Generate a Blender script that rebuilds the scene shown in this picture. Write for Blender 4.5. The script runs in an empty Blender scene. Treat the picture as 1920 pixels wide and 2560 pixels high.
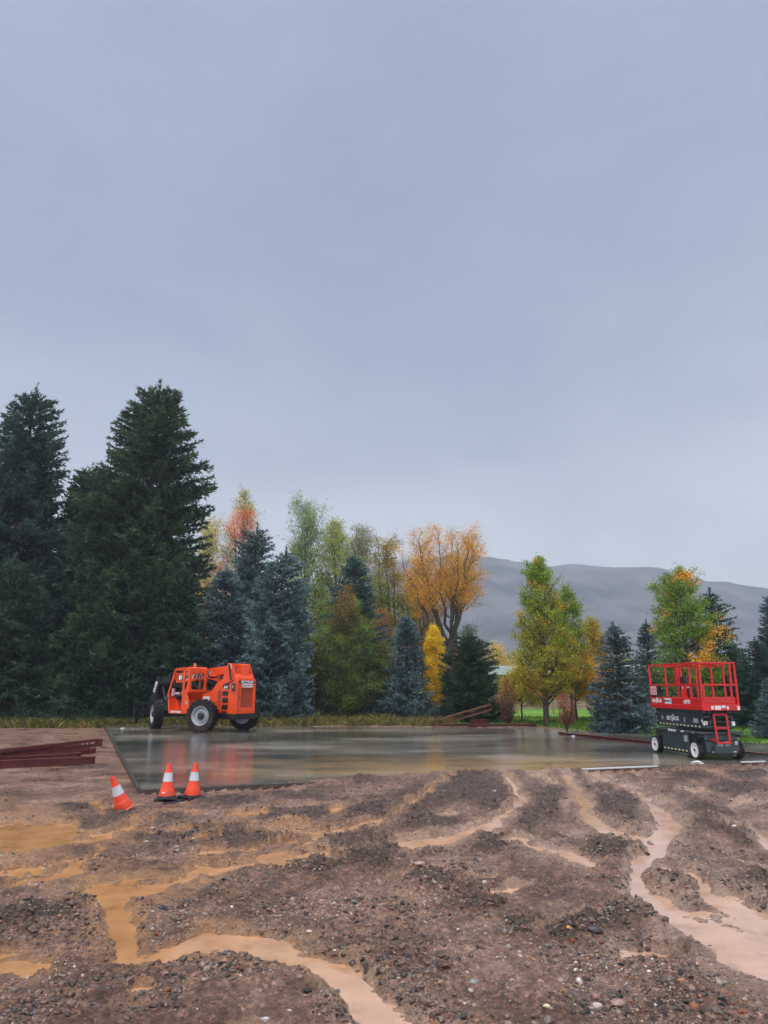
import bpy, bmesh, math, random
import numpy as np
from mathutils import Vector, Matrix, Euler
R_ = math.radians
# ------------------------------------------------------------------ camera model (1920x2560 picture units)
FPX = 1750.0; PITCH = R_(14.1); CAMH = 1.6
CT, ST = math.cos(PITCH), math.sin(PITCH)
def ray(px, py):
    a = (px-960)/FPX; b = (1280-py)/FPX
    return Vector((a, CT-b*ST, ST+b*CT))
def G(px, py, z=0.0):
    d = ray(px, py); t = (z-CAMH)/d.z
    return Vector((d.x*t, d.y*t, z))
def P(px, py, Y):
    d = ray(px, py); t = Y/d.y
    return Vector((d.x*t, Y, CAMH+d.z*t))
def proj(X, Y, Z):
    dz = Z-CAMH
    dep = Y*CT+dz*ST; up = -Y*ST+dz*CT
    dep = np.where(dep < 0.2, 0.2, dep)
    return 960+FPX*X/dep, 1280-FPX*up/dep
scene = bpy.context.scene
COL = scene.collection
# ------------------------------------------------------------------ object helpers
def tag(o, label=None, cat=None, group=None, kind=None):
    if label: o['label'] = label
    if cat: o['category'] = cat
    if group: o['group'] = group
    if kind: o['kind'] = kind
    return o
def empty(name, loc=(0,0,0), rz=0.0, label=None, cat=None, group=None):
    o = bpy.data.objects.new(name, None); COL.objects.link(o)
    o.location = loc; o.rotation_euler = (0,0,rz); o.empty_display_size = 0.3
    return tag(o, label, cat, group)
def link(name, me, parent=None, mat=None, bevel=0, smooth=None):
    o = bpy.data.objects.new(name, me); COL.objects.link(o)
    if parent: o.parent = parent
    if mat is not None and not me.materials: me.materials.append(mat)
    if bevel:
        m = o.modifiers.new('bevel', 'BEVEL'); m.width = bevel; m.segments = 2; m.limit_method = 'ANGLE'; m.angle_limit = R_(40)
        m.harden_normals = False
    if smooth:
        for p in me.polygons: p.use_smooth = True
    return o
def copy_tree(o, parent=None):
    c = o.copy(); COL.objects.link(c); c.parent = parent
    for ch in list(o.children): copy_tree(ch, c)
    return c
def np_mesh(name, V, Fc, mat=None, smooth=False, col=None, attrs=None):
    V = np.asarray(V, dtype=np.float32); Fc = np.asarray(Fc, dtype=np.int32)
    me = bpy.data.meshes.new(name); n, k = Fc.shape
    me.vertices.add(len(V)); me.vertices.foreach_set('co', V.ravel())
    me.loops.add(n*k); me.loops.foreach_set('vertex_index', Fc.ravel())
    me.polygons.add(n); me.polygons.foreach_set('loop_start', np.arange(0, n*k, k, dtype=np.int32))
    try: me.polygons.foreach_set('loop_total', np.full(n, k, dtype=np.int32))
    except Exception: pass
    me.polygons.foreach_set('use_smooth', np.full(n, smooth, dtype=bool))
    if col is not None:
        a = me.color_attributes.new('Col', 'FLOAT_COLOR', 'POINT')
        c4 = np.ones((len(V), 4), dtype=np.float32); c4[:, :3] = col
        a.data.foreach_set('color', c4.ravel())
    if attrs:
        for nm, v in attrs.items():
            a = me.attributes.new(nm, 'FLOAT', 'POINT'); a.data.foreach_set('value', np.asarray(v, dtype=np.float32).ravel())
    me.update(calc_edges=True); me.validate()
    if mat is not None: me.materials.append(mat)
    return me
class MB:
    def __init__(s): s.v = []; s.f = []; s.cuts = []
    def add(s, vs, fs, M=None):
        b = len(s.v); s.cuts.append((b, len(s.f)))
        for v in vs: s.v.append(tuple(M @ Vector(v)) if M is not None else tuple(v))
        for f in fs: s.f.append([b+i for i in f])
        return s
    def box(s, x0, x1, y0, y1, z0, z1, M=None):
        vs = [(x0,y0,z0),(x1,y0,z0),(x1,y1,z0),(x0,y1,z0),(x0,y0,z1),(x1,y0,z1),(x1,y1,z1),(x0,y1,z1)]
        return s.add(vs, [(0,3,2,1),(4,5,6,7),(0,1,5,4),(1,2,6,5),(2,3,7,6),(3,0,4,7)], M)
    def prism(s, poly, y0, y1, M=None):      # polygon in x,z extruded along y
        n = len(poly)
        ar = sum(poly[i][0]*poly[(i+1)%n][1]-poly[(i+1)%n][0]*poly[i][1] for i in range(n))
        if ar < 0: poly = poly[::-1]
        vs = [(x,y0,z) for x,z in poly]+[(x,y1,z) for x,z in poly]
        fs = [tuple(range(n)), tuple(range(2*n-1, n-1, -1))]
        for i in range(n):
            j = (i+1) % n; fs.append((i, i+n, j+n, j))
        return s.add(vs, fs, M)
    def bar(s, a, b, w, h=None, up=(0,0,1)):   # rectangular bar between two points
        h = h or w; a = Vector(a); b = Vector(b); d = (b-a); L = d.length; d.normalize()
        u = Vector(up)
        if abs(d.dot(u)) > .98: u = Vector((1,0,0))
        sx = d.cross(u).normalized(); uz = sx.cross(d)
        M = Matrix((( d.x, sx.x, uz.x, a.x),(d.y, sx.y, uz.y, a.y),(d.z, sx.z, uz.z, a.z),(0,0,0,1)))
        return s.box(0, L, -w/2, w/2, -h/2, h/2, M)
    def tube(s, a, b, r, r2=None, n=10, cap=True):
        r2 = r if r2 is None else r2; a = Vector(a); b = Vector(b); d = (b-a).normalized()
        u = Vector((0,0,1)) if abs(d.z) < .9 else Vector((1,0,0))
        sx = d.cross(u).normalized(); sy = d.cross(sx)
        vs = []
        for p, rr in ((a, r), (b, r2)):
            for i in range(n):
                t = 2*math.pi*i/n; vs.append(p+sx*(rr*math.cos(t))+sy*(rr*math.sin(t)))
        fs = [(i, (i+1)%n, n+(i+1)%n, n+i) for i in range(n)]
        if cap: fs += [tuple(range(n))[::-1], tuple(range(n, 2*n))]
        return s.add(vs, fs)
    def path(s, pts, r, n=8):
        for i in range(len(pts)-1): s.tube(pts[i], pts[i+1], r, n=n)
        return s
    def lathe(s, prof, n=32, axis='y', M=None, closed=False):   # prof: (radius, offset along axis)
        vs = []; m = len(prof)
        for i in range(n):
            t = 2*math.pi*i/n; c, sn = math.cos(t), math.sin(t)
            for r, o in prof:
                vs.append((r*c, o, r*sn) if axis == 'y' else (r*c, r*sn, o))
        fs = []
        for i in range(n):
            j = (i+1) % n
            for k in range(m if closed else m-1):
                k2 = (k+1) % m
                fs.append((i*m+k, i*m+k2, j*m+k2, j*m+k))
        return s.add(vs, fs, M)
    def mesh(s, name, mat=None, smooth=False):
        me = bpy.data.meshes.new(name); me.from_pydata(s.v, [], s.f)
        bm = bmesh.new(); bm.from_mesh(me); bmesh.ops.recalc_face_normals(bm, faces=bm.faces); bm.to_mesh(me); bm.free()
        if smooth:
            for p in me.polygons: p.use_smooth = True
            try: me.set_sharp_from_angle(angle=R_(35))
            except Exception: pass
        if mat: me.materials.append(mat)
        return me
    def obj(s, name, mat, parent=None, bevel=0, smooth=False):
        return link(name, s.mesh(name, mat, smooth), parent, bevel=bevel)
def each(mb, name, mat, parent=None, bevel=0, per=1):    # every piece an object of its own
    out = []; cuts = mb.cuts[::per]+[(len(mb.v), len(mb.f))]
    for (v0, f0), (v1, f1) in zip(cuts[:-1], cuts[1:]):
        m = MB(); m.v = mb.v[v0:v1]; m.f = [[i-v0 for i in f] for f in mb.f[f0:f1]]
        out.append(m.obj(name, mat, parent, bevel=bevel))
    return out
# ------------------------------------------------------------------ numpy noise
def _h(ix, iy, iz, seed):
    n = (ix*374761393 + iy*668265263 + iz*2147483647 + seed*1274126177) & 0xffffffff
    n = ((n ^ (n >> 13))*1274126177) & 0xffffffff
    n = ((n ^ (n >> 16))*2246822519) & 0xffffffff
    n = n ^ (n >> 13)
    return (n & 0xffffff)/float(0xffffff)
def vnoise(x, y, seed=0):
    x = np.asarray(x, dtype=np.float64); y = np.asarray(y, dtype=np.float64)
    ix = np.floor(x).astype(np.int64); iy = np.floor(y).astype(np.int64)
    fx = x-ix; fy = y-iy; fx = fx*fx*fx*(fx*(fx*6-15)+10); fy = fy*fy*fy*(fy*(fy*6-15)+10)
    a = _h(ix, iy, 0, seed); b = _h(ix+1, iy, 0, seed); c = _h(ix, iy+1, 0, seed); d = _h(ix+1, iy+1, 0, seed)
    return (a+(b-a)*fx+(c-a)*fy+(a-b-c+d)*fx*fy)*2-1
def fbm(x, y, octv=4, seed=0, gain=.5):
    s = 0; a = 1; t = 0
    c, sn = math.cos(.6), math.sin(.6)
    for i in range(octv):
        s = s+a*vnoise(x, y, seed+i*17); t += a; a *= gain
        x, y = (x*c-y*sn)*2.03+11.3, (x*sn+y*c)*2.03+5.1
    return s/t
def sstep(a, b, x):
    t = np.clip((x-a)/(b-a), 0, 1); return t*t*(3-2*t)
# ------------------------------------------------------------------ materials
def new_mat(name):
    m = bpy.data.materials.new(name); m.use_nodes = True
    nt = m.node_tree; nt.nodes.clear()
    out = nt.nodes.new('ShaderNodeOutputMaterial'); b = nt.nodes.new('ShaderNodeBsdfPrincipled')
    nt.links.new(b.outputs[0], out.inputs[0])
    return m, nt, b
def nd(nt, t, **k):
    n = nt.nodes.new(t)
    for a, v in k.items(): setattr(n, a, v)
    return n
def mat_simple(name, col, rough=.5, metal=0, var=.25, scale=6, bump=0, coat=0, dirt=None, spec=.5, dscale=2.5, damt=.5):
    m, nt, b = new_mat(name)
    tc = nd(nt, 'ShaderNodeTexCoord'); no = nd(nt, 'ShaderNodeTexNoise'); no.inputs['Scale'].default_value = scale; no.inputs['Detail'].default_value = 6
    nt.links.new(tc.outputs['Object'], no.inputs['Vector'])
    r = nd(nt, 'ShaderNodeValToRGB'); nt.links.new(no.outputs[0], r.inputs[0])
    r.color_ramp.elements[0].position = .3; r.color_ramp.elements[1].position = .7
    r.color_ramp.elements[0].color = tuple(c*(1-var) for c in col)+(1,); r.color_ramp.elements[1].color = tuple(min(1, c*(1+var)) for c in col)+(1,)
    src = r.outputs[0]
    if dirt:
        n2 = nd(nt, 'ShaderNodeTexNoise'); n2.inputs['Scale'].default_value = dscale; n2.inputs['Detail'].default_value = 8; n2.inputs['Roughness'].default_value = .7
        nt.links.new(tc.outputs['Object'], n2.inputs['Vector'])
        r2 = nd(nt, 'ShaderNodeValToRGB'); r2.color_ramp.elements[0].position = .48; r2.color_ramp.elements[1].position = .75
        r2.color_ramp.elements[1].color = (damt, damt, damt, 1)
        nt.links.new(n2.outputs[0], r2.inputs[0])
        mx = nd(nt, 'ShaderNodeMix', data_type='RGBA'); nt.links.new(r2.outputs[0], mx.inputs[0]); nt.links.new(src, mx.inputs[6]); mx.inputs[7].default_value = tuple(dirt)+(1,)
        src = mx.outputs[2]
    nt.links.new(src, b.inputs['Base Color'])
    b.inputs['Roughness'].default_value = rough; b.inputs['Metallic'].default_value = metal
    b.inputs['Specular IOR Level'].default_value = spec
    b.inputs['Coat Weight'].default_value = coat; b.inputs['Coat Roughness'].default_value = .12
    if bump:
        bp = nd(nt, 'ShaderNodeBump'); bp.inputs['Strength'].default_value = bump; bp.inputs['Distance'].default_value = .01
        nt.links.new(no.outputs[0], bp.inputs['Height']); nt.links.new(bp.outputs[0], b.inputs['Normal'])
    return m
def mat_leaf(name, rough=.55):
    m, nt, b = new_mat(name)
    a = nd(nt, 'ShaderNodeAttribute', attribute_name='Col'); oi = nd(nt, 'ShaderNodeObjectInfo')
    mx = nd(nt, 'ShaderNodeMix', data_type='RGBA', blend_type='MULTIPLY'); mx.inputs[0].default_value = 1
    nt.links.new(a.outputs['Color'], mx.inputs[6]); nt.links.new(oi.outputs['Color'], mx.inputs[7])
    nt.links.new(mx.outputs[2], b.inputs['Base Color']); b.inputs['Roughness'].default_value = rough
    b.inputs['Specular IOR Level'].default_value = .3
    tr = nd(nt, 'ShaderNodeBsdfTranslucent'); nt.links.new(mx.outputs[2], tr.inputs[0])
    ms = nd(nt, 'ShaderNodeMixShader'); ms.inputs[0].default_value = .3
    out = [n for n in nt.nodes if n.type == 'OUTPUT_MATERIAL'][0]
    nt.links.new(b.outputs[0], ms.inputs[1]); nt.links.new(tr.outputs[0], ms.inputs[2]); nt.links.new(ms.outputs[0], out.inputs[0])
    return m
M = {}
M['leaf'] = mat_leaf('leaf_foliage')
M['needle'] = mat_leaf('needle_foliage', .5)
M['bark'] = mat_simple('bark', (.075,.055,.042), .85, var=.4, scale=9, bump=.5)
M['bark_pale'] = mat_simple('pale_bark', (.16,.13,.10), .85, var=.4, scale=9, bump=.4)
M['orange'] = mat_simple('orange_machine_paint', (.88,.075,.003), .42, var=.08, scale=2, coat=.15, dirt=(.22,.07,.03), damt=.55)
M['orange_dark'] = mat_simple('orange_grille_mesh', (.36,.05,.012), .6, var=.25, scale=60)
M['black'] = mat_simple('black_machine_paint', (.008,.009,.012), .42, var=.3, scale=4, coat=.1, dirt=(.035,.03,.028), damt=.35)
M['decal_black'] = mat_simple('black_decal', (.008,.008,.009), .4, var=.1)
M['white'] = mat_simple('white_decal', (.72,.72,.72), .45, var=.08, scale=12)
M['letter'] = mat_simple('white_lettering', (.85,.85,.85), .45, var=.02)
M['inkblue'] = mat_simple('dark_decal_print', (.06,.06,.14), .5, var=.1)
M['pinkpaper'] = mat_simple('printed_instruction_decal', (.72,.45,.47), .5, var=.15, scale=30)
M['tyre'] = mat_simple('tyre_rubber', (.010,.009,.010), .6, var=.3, scale=8, bump=.2, spec=.3, dirt=(.08,.05,.035), damt=.8)
M['rim'] = mat_simple('grey_painted_rim', (.40,.42,.46), .5, var=.15, scale=5, dirt=(.13,.10,.08), damt=.8)
M['rim_white'] = mat_simple('white_painted_rim', (.76,.76,.78), .45, var=.08, scale=5, dirt=(.25,.2,.16), damt=.6)
M['red'] = mat_simple('red_machine_paint', (.62,.008,.008), .42, var=.1, scale=3, coat=.12, dirt=(.16,.04,.03), damt=.55)
M['slate'] = mat_simple('slate_grey_machine_paint', (.034,.052,.066), .42, var=.15, scale=3, coat=.15, dirt=(.12,.095,.075), damt=.7)
M['steel'] = mat_simple('bare_steel', (.35,.36,.38), .3, metal=.9, var=.15)
M['hose'] = mat_simple('black_rubber_hose', (.01,.01,.011), .45, var=.2)
M['glass'] = mat_simple('lamp_lens', (.35,.33,.3), .1, var=.1)
M['lamp_red'] = mat_simple('red_lamp_lens', (.4,.02,.02), .2, var=.1)
M['amber'] = mat_simple('amber_beacon_lens', (.75,.25,.02), .15, var=.1, coat=.6)
M['seat'] = mat_simple('black_vinyl', (.02,.02,.022), .5, var=.2)
M['primer'] = mat_simple('red_primer_steel', (.13,.015,.012), .5, var=.35, scale=5, coat=.1, dirt=(.10,.025,.02), damt=.8)
M['cone'] = mat_simple('orange_cone_plastic', (.85,.07,.02), .4, var=.12, scale=8, dirt=(.22,.08,.05), damt=.7, dscale=6)
M['collar'] = mat_simple('reflective_collar', (.58,.61,.66), .35, var=.1, scale=20, dirt=(.25,.2,.17), damt=.7, dscale=8)
M['rubber'] = mat_simple('black_cone_base', (.014,.014,.016), .35, var=.3, scale=8)
M['rust'] = mat_simple('rusty_frame', (.13,.045,.025), .7, var=.4, scale=12)
M['wood'] = mat_simple('timber', (.38,.20,.08), .75, var=.3, scale=6)
M['wall'] = mat_simple('beige_siding', (.36,.30,.24), .8, var=.1, scale=1)
M['roof'] = mat_simple('pale_metal_roof', (.62,.68,.72), .45, var=.08, scale=1)
M['window'] = mat_simple('dark_window_pane', (.03,.035,.045), .08, var=.1)
M['metal_post'] = mat_simple('dark_metal_post', (.02,.022,.025), .5, var=.2)
M['whitefoam'] = mat_simple('white_form_strip', (.62,.65,.68), .4, var=.12, scale=5, dirt=(.35,.3,.27), damt=.5)
# ------------------------------------------------------------------ lettering
def text(s, size, loc, xdir, ydir, mat, parent, name='lettering', shear=0, bold=.012, align='CENTER', sx=1.0, depth=.002):
    cu = bpy.data.curves.new('txt', 'FONT'); cu.body = s; cu.size = size; cu.align_x = align; cu.align_y = 'CENTER'
    cu.shear = shear; cu.offset = bold*size; cu.extrude = depth; cu.resolution_u = 3
    to = bpy.data.objects.new('txt', cu); COL.objects.link(to)
    bpy.context.view_layer.update()
    dg = bpy.context.evaluated_depsgraph_get()
    me = bpy.data.meshes.new_from_object(to.evaluated_get(dg))
    bpy.data.objects.remove(to); bpy.data.curves.remove(cu)
    x = Vector(xdir).normalized(); y = Vector(ydir); y = (y-x*y.dot(x)).normalized(); z = x.cross(y)
    Mx = Matrix(((x.x*sx, y.x, z.x, loc[0]),(x.y*sx, y.y, z.y, loc[1]),(x.z*sx, y.z, z.z, loc[2]),(0,0,0,1)))
    me.transform(Mx); me.name = name
    me.materials.clear(); me.materials.append(mat)
    return link(name, me, parent)
# ------------------------------------------------------------------ world, sun, camera
w = bpy.data.worlds.new('World'); scene.world = w; w.use_nodes = True
nt = w.node_tree; nt.nodes.clear()
wo = nd(nt, 'ShaderNodeOutputWorld'); bg = nd(nt, 'ShaderNodeBackground'); nt.links.new(bg.outputs[0], wo.inputs[0])
sky = nd(nt, 'ShaderNodeTexSky', sky_type='NISHITA'); sky.sun_disc = False
SUN_EL, SUN_AZ = R_(52), R_(200)
sky.sun_elevation = SUN_EL; sky.sun_rotation = SUN_AZ; sky.air_density = 2; sky.dust_density = 4
tc = nd(nt, 'ShaderNodeTexCoord'); sp = nd(nt, 'ShaderNodeSeparateXYZ'); nt.links.new(tc.outputs['Generated'], sp.inputs[0])
n1 = nd(nt, 'ShaderNodeTexNoise'); n1.inputs['Scale'].default_value = 2.2; n1.inputs['Detail'].default_value = 5; n1.inputs['Roughness'].default_value = .5
mp = nd(nt, 'ShaderNodeMapping'); mp.inputs['Scale'].default_value = (1, 1, 2.2); nt.links.new(tc.outputs['Generated'], mp.inputs[0]); nt.links.new(mp.outputs[0], n1.inputs['Vector'])
ma = nd(nt, 'ShaderNodeMath', operation='MULTIPLY_ADD'); nt.links.new(n1.outputs[0], ma.inputs[0]); ma.inputs[1].default_value = .14; nt.links.new(sp.outputs[2], ma.inputs[2])
mb = nd(nt, 'ShaderNodeMath', operation='SUBTRACT'); nt.links.new(ma.outputs[0], mb.inputs[0]); mb.inputs[1].default_value = .07
rp = nd(nt, 'ShaderNodeValToRGB'); nt.links.new(mb.outputs[0], rp.inputs[0])
els = [(0.0, (1.6,1.62,1.68)), (.12, (1.22,1.25,1.34)), (.22, (.72,.765,.87)), (.32, (.40,.45,.565)), (.44, (.265,.312,.425)), (.60, (.228,.268,.380)), (.85, (.226,.262,.384)), (.91, (2.0,2.05,2.2)), (1.0, (5.5,5.5,5.7))]  # unseen zenith above the frame brightened to add light to the scene
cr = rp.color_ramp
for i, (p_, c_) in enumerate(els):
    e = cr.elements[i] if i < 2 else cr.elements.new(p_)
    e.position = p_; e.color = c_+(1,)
n2 = nd(nt, 'ShaderNodeTexNoise'); n2.inputs['Scale'].default_value = 3.1; n2.inputs['Detail'].default_value = 6; n2.inputs['Roughness'].default_value = .55; n2.inputs['Distortion'].default_value = .4
nt.links.new(mp.outputs[0], n2.inputs['Vector'])
cl = nd(nt, 'ShaderNodeValToRGB'); nt.links.new(n2.outputs[0], cl.inputs[0]); cl.color_ramp.elements[0].position = .34; cl.color_ramp.elements[0].color = (.87,.885,.94,1); cl.color_ramp.elements[1].position = .66; cl.color_ramp.elements[1].color = (1.09,1.08,1.04,1)
mxs = nd(nt, 'ShaderNodeMix', data_type='RGBA'); mxs.inputs[0].default_value = .04
sc10 = nd(nt, 'ShaderNodeMix', data_type='RGBA', blend_type='MULTIPLY'); sc10.inputs[0].default_value = 1
nt.links.new(sky.outputs[0], sc10.inputs[6]); sc10.inputs[7].default_value = (1,1,1,1)
sc2 = nd(nt, 'ShaderNodeMix', data_type='RGBA', blend_type='MULTIPLY'); sc2.inputs[0].default_value = 1
sc2.clamp_result = False; sc10.clamp_result = False; mxs.clamp_result = False
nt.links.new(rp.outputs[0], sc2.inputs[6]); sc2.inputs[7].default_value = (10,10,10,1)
nt.links.new(sc2.outputs[2], mxs.inputs[6]); nt.links.new(sc10.outputs[2], mxs.inputs[7])
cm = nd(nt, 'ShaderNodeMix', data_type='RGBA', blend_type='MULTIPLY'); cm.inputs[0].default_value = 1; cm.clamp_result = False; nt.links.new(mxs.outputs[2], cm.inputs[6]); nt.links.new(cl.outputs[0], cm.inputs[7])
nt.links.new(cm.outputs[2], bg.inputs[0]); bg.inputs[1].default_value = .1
sl = bpy.data.lights.new('sun', 'SUN'); sl.energy = 1.5; sl.angle = R_(25); sl.color = (1, .97, .93)
so = bpy.data.objects.new('sun', sl); COL.objects.link(so)
sd = Vector((math.sin(SUN_AZ)*math.cos(SUN_EL), math.cos(SUN_AZ)*math.cos(SUN_EL), math.sin(SUN_EL)))
so.rotation_euler = (-sd).to_track_quat('-Z', 'Y').to_euler()
cam = bpy.data.cameras.new('camera'); co = bpy.data.objects.new('camera', cam); COL.objects.link(co)
cam.sensor_fit = 'VERTICAL'; cam.sensor_height = 24; cam.lens = 24*FPX/2560; cam.clip_end = 9000; cam.clip_start = .05
co.location = (0,0,CAMH); co.rotation_euler = (math.pi/2+PITCH, 0, 0)
scene.camera = co
scene.view_settings.view_transform = 'Standard'; scene.view_settings.look = 'None'; scene.view_settings.exposure = .42; scene.view_settings.gamma = 1
scene.cycles.max_bounces = 6; scene.cycles.diffuse_bounces = 3; scene.cycles.glossy_bounces = 3; scene.cycles.transmission_bounces = 2
scene.cycles.volume_bounces = 0; scene.cycles.transparent_max_bounces = 6
scene.cycles.use_denoising = True
# ------------------------------------------------------------------ ground relief
def z8(l): return [(960+a*.5787, 1900+b*.5787)+tuple(r) for a, b, *r in l]
def z7(l): return [(a*.5787, 2000+b*.5787)+tuple(r) for a, b, *r in l]
def wd(l, w): return [(a, b, w) for a, b in l]
STREAMS = [
 z8([(740,45,5),(800,80,8),(830,130,9),(850,175,11),(885,195,12),(860,235,12),(900,265,14),(960,295,14),(1050,330,13),(1130,352,13),(1180,372,12)]),
 z8([(880,45,4),(960,85,7),(1040,120,8),(1110,165,11),(1155,205,14),(1200,240,26),(1225,290,34),(1210,345,30),(1160,400,20),(1090,445,18),(1060,500,18),(1090,550,24),(1190,600,30),(1290,660,38),(1400,720,46),(1500,770,52),(1659,830,55),(1900,900,60)]),
 z8([(1210,450,7),(1300,490,14),(1380,530,18),(1440,585,26),(1520,625,30),(1600,660,30),(1700,710,36)]),
 z8([(515,55,3),(550,100,6),(580,145,9),(600,180,13),(560,222,10),(500,250,9),(430,285,8),(340,312,10),(230,328,11),(130,345,13),(60,352,9)]),
 z8([(640,62,7),(700,80,8),(750,112,6)]), z8([(1260,139,6),(1380,137,6)]), z8([(1500,200,6),(1540,190,9),(1590,180,6)]),
 z8([(1450,268,6),(1530,298,8),(1600,325,9),(1700,385,14)]), z8([(530,325,7),(600,345,10),(680,375,8)]),
 z8([(720,385,9),(800,408,12),(890,440,9)]), z8([(50,598,6),(120,590,8),(190,583,5)]), z8([(1050,798,6),(1180,812,9),(1300,818,7)]),
 z8([(640,690,5),(760,665,7),(860,640,6)]), z8([(450,545,4),(560,525,7),(650,520,4)]),
 z7([(-120,150,36),(0,142,34),(100,145,34),(190,140,30),(270,120,18),(330,105,8)]),
 z7([(-60,190,14),(150,185,12),(330,160,8),(420,145,8),(480,128,8),(560,108,9),(660,88,6)]),
 z7([(-60,365,14),(0,362,12),(100,350,10),(200,335,14),(280,305,14),(350,255,9),(400,235,8),(440,190,7)]),
 z7([(390,400,18),(480,385,36),(560,362,24),(650,350,18),(700,345,14),(760,322,10),(820,302,12),(900,283,12),(1000,268,10),(1080,257,10),(1180,242,10),(1300,235,10),(1400,228,9),(1490,222,6)]),
 z7([(450,400,36),(490,450,30),(525,500,36),(545,550,34),(560,600,28),(590,640,18)]),
 z7([(580,650,14),(700,635,14),(800,610,18),(900,592,30),(1000,590,32),(1100,600,28),(1200,625,26),(1300,665,22),(1380,690,26),(1450,725,34),(1520,780,44),(1570,840,52),(1620,900,56),(1700,960,60),(1800,1030,60)]),
 z7([(980,60,5),(1060,56,7),(1145,50,4)]), z7([(1210,105,4),(1260,96,7),(1320,85,5)]), z7([(1415,46,4),(1460,36,7),(1500,28,4)]),
 z7([(1080,133,4),(1200,128,7),(1350,130,7),(1540,125,6)]), z7([(780,180,3),(880,165,6),(960,152,3)]),
 z7([(2,300,3),(90,290,6),(200,270,5),(300,240,4)]), z7([(1660,85,4),(1560,105,6),(1440,140,5),(1330,160,6),(1180,185,4),(1000,205,5),(860,220,4)]), z7([(1100,100,3),(960,110,6),(840,125,4),(700,130,5),(620,140,3)]), z8([(20,250,3),(90,200,6),(160,160,5),(240,110,4),(300,85,3)]), z8([(560,420,3),(470,470,5),(330,500,4),(250,520,3)]), z8([(1480,420,4),(1560,450,6),(1659,470,8)]), z7([(700,50,4),(800,55,6),(890,50,4)]), z7([(-60,640,8),(60,640,9),(100,630,4)]), z7([(-60,715,22),(100,712,26),(240,690,14)]),
 z7([(560,800,10),(610,785,12),(650,770,7)]), z7([(380,0,4),(420,20,7),(440,45,6)]), z7([(1300,190,5),(1400,170,8),(1480,150,5)]),
]
MOUNDS = z8([(150,170,120,60,.06),(350,130,130,60,.09),(470,160,90,70,.09),(680,190,90,80,.11),(630,260,60,40,.06),(800,60,60,22,.05),(980,110,60,36,.07),(1010,190,110,45,.10),(1060,262,120,45,.20),(1350,250,90,70,.16),(1430,280,70,45,.10),(1280,150,80,40,.08),(1540,115,140,26,.11),(1580,60,90,16,.10),(1330,70,90,24,.10),(980,380,150,50,.07),
 (1280,540,120,52,.07),(1360,600,90,30,.05),(480,350,80,36,.11),(20,370,50,26,.10),(200,500,110,34,.06),(850,690,190,36,.10),(1600,550,110,60,.08),(420,600,110,26,.05),(1080,640,130,50,.05),(1560,330,80,40,.07),(200,270,140,30,.05),(1240,800,140,20,.03),(560,680,60,22,.02)])
MOUNDS += z7([(1100,160,190,22,.07),(1500,175,140,28,.09),(1560,235,130,26,.10),(700,150,150,20,.05),(150,480,200,60,.05),(900,120,150,18,.05),(1250,60,180,20,.06),(350,440,70,40,.03),(740,75,60,18,.05),(1350,270,160,20,.05),(520,60,90,30,.04),(1620,20,60,30,.08),(1580,60,100,22,.08),(330,30,90,20,.04)])
MOUNDS += [(230,1915,80,16,.06),(190,1925,40,20,-.05),(300,2035,40,12,.06),(560,2000,160,20,.05),(760,1985,180,16,.06),(900,1960,80,10,.05)]
PAD_FL, PAD_FR, PAD_BR, PAD_BL = (-3.96,12.2), (13.2,18.25), (6.4,30.6), (-12.3,32.2)
def seg_d(x, y, pts):     # normalised distance (distance / half width) to a polyline with widths
    best = np.full(x.shape, 99.0); pts = [(a, b, c*.92) for a, b, c in pts]
    for (x0,y0,w0),(x1,y1,w1) in zip(pts[:-1], pts[1:]):
        dx, dy = x1-x0, y1-y0; L2 = dx*dx+dy*dy+1e-9
        t = np.clip(((x-x0)*dx+(y-y0)*dy)/L2, 0, 1)
        d = np.hypot(x-x0-t*dx, y-y0-t*dy)/(w0+t*(w1-w0))
        np.minimum(best, d, out=best)
    return best
def side(x, y, a, b): # + on the left of a->b
    dx, dy = b[0]-a[0], b[1]-a[1]; L = math.hypot(dx, dy)
    return ((x-a[0])*(-dy)+(y-a[1])*dx)/L*-1 if False else (dx*(y-a[1])-dy*(x-a[0]))/L
def pad_in(x, y):        # signed depth inside the slab, metres
    return np.minimum(np.minimum(side(x,y,PAD_FL,PAD_FR), side(x,y,PAD_FR,PAD_BR)), np.minimum(side(x,y,PAD_BR,PAD_BL), side(x,y,PAD_BL,PAD_FL)))
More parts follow.
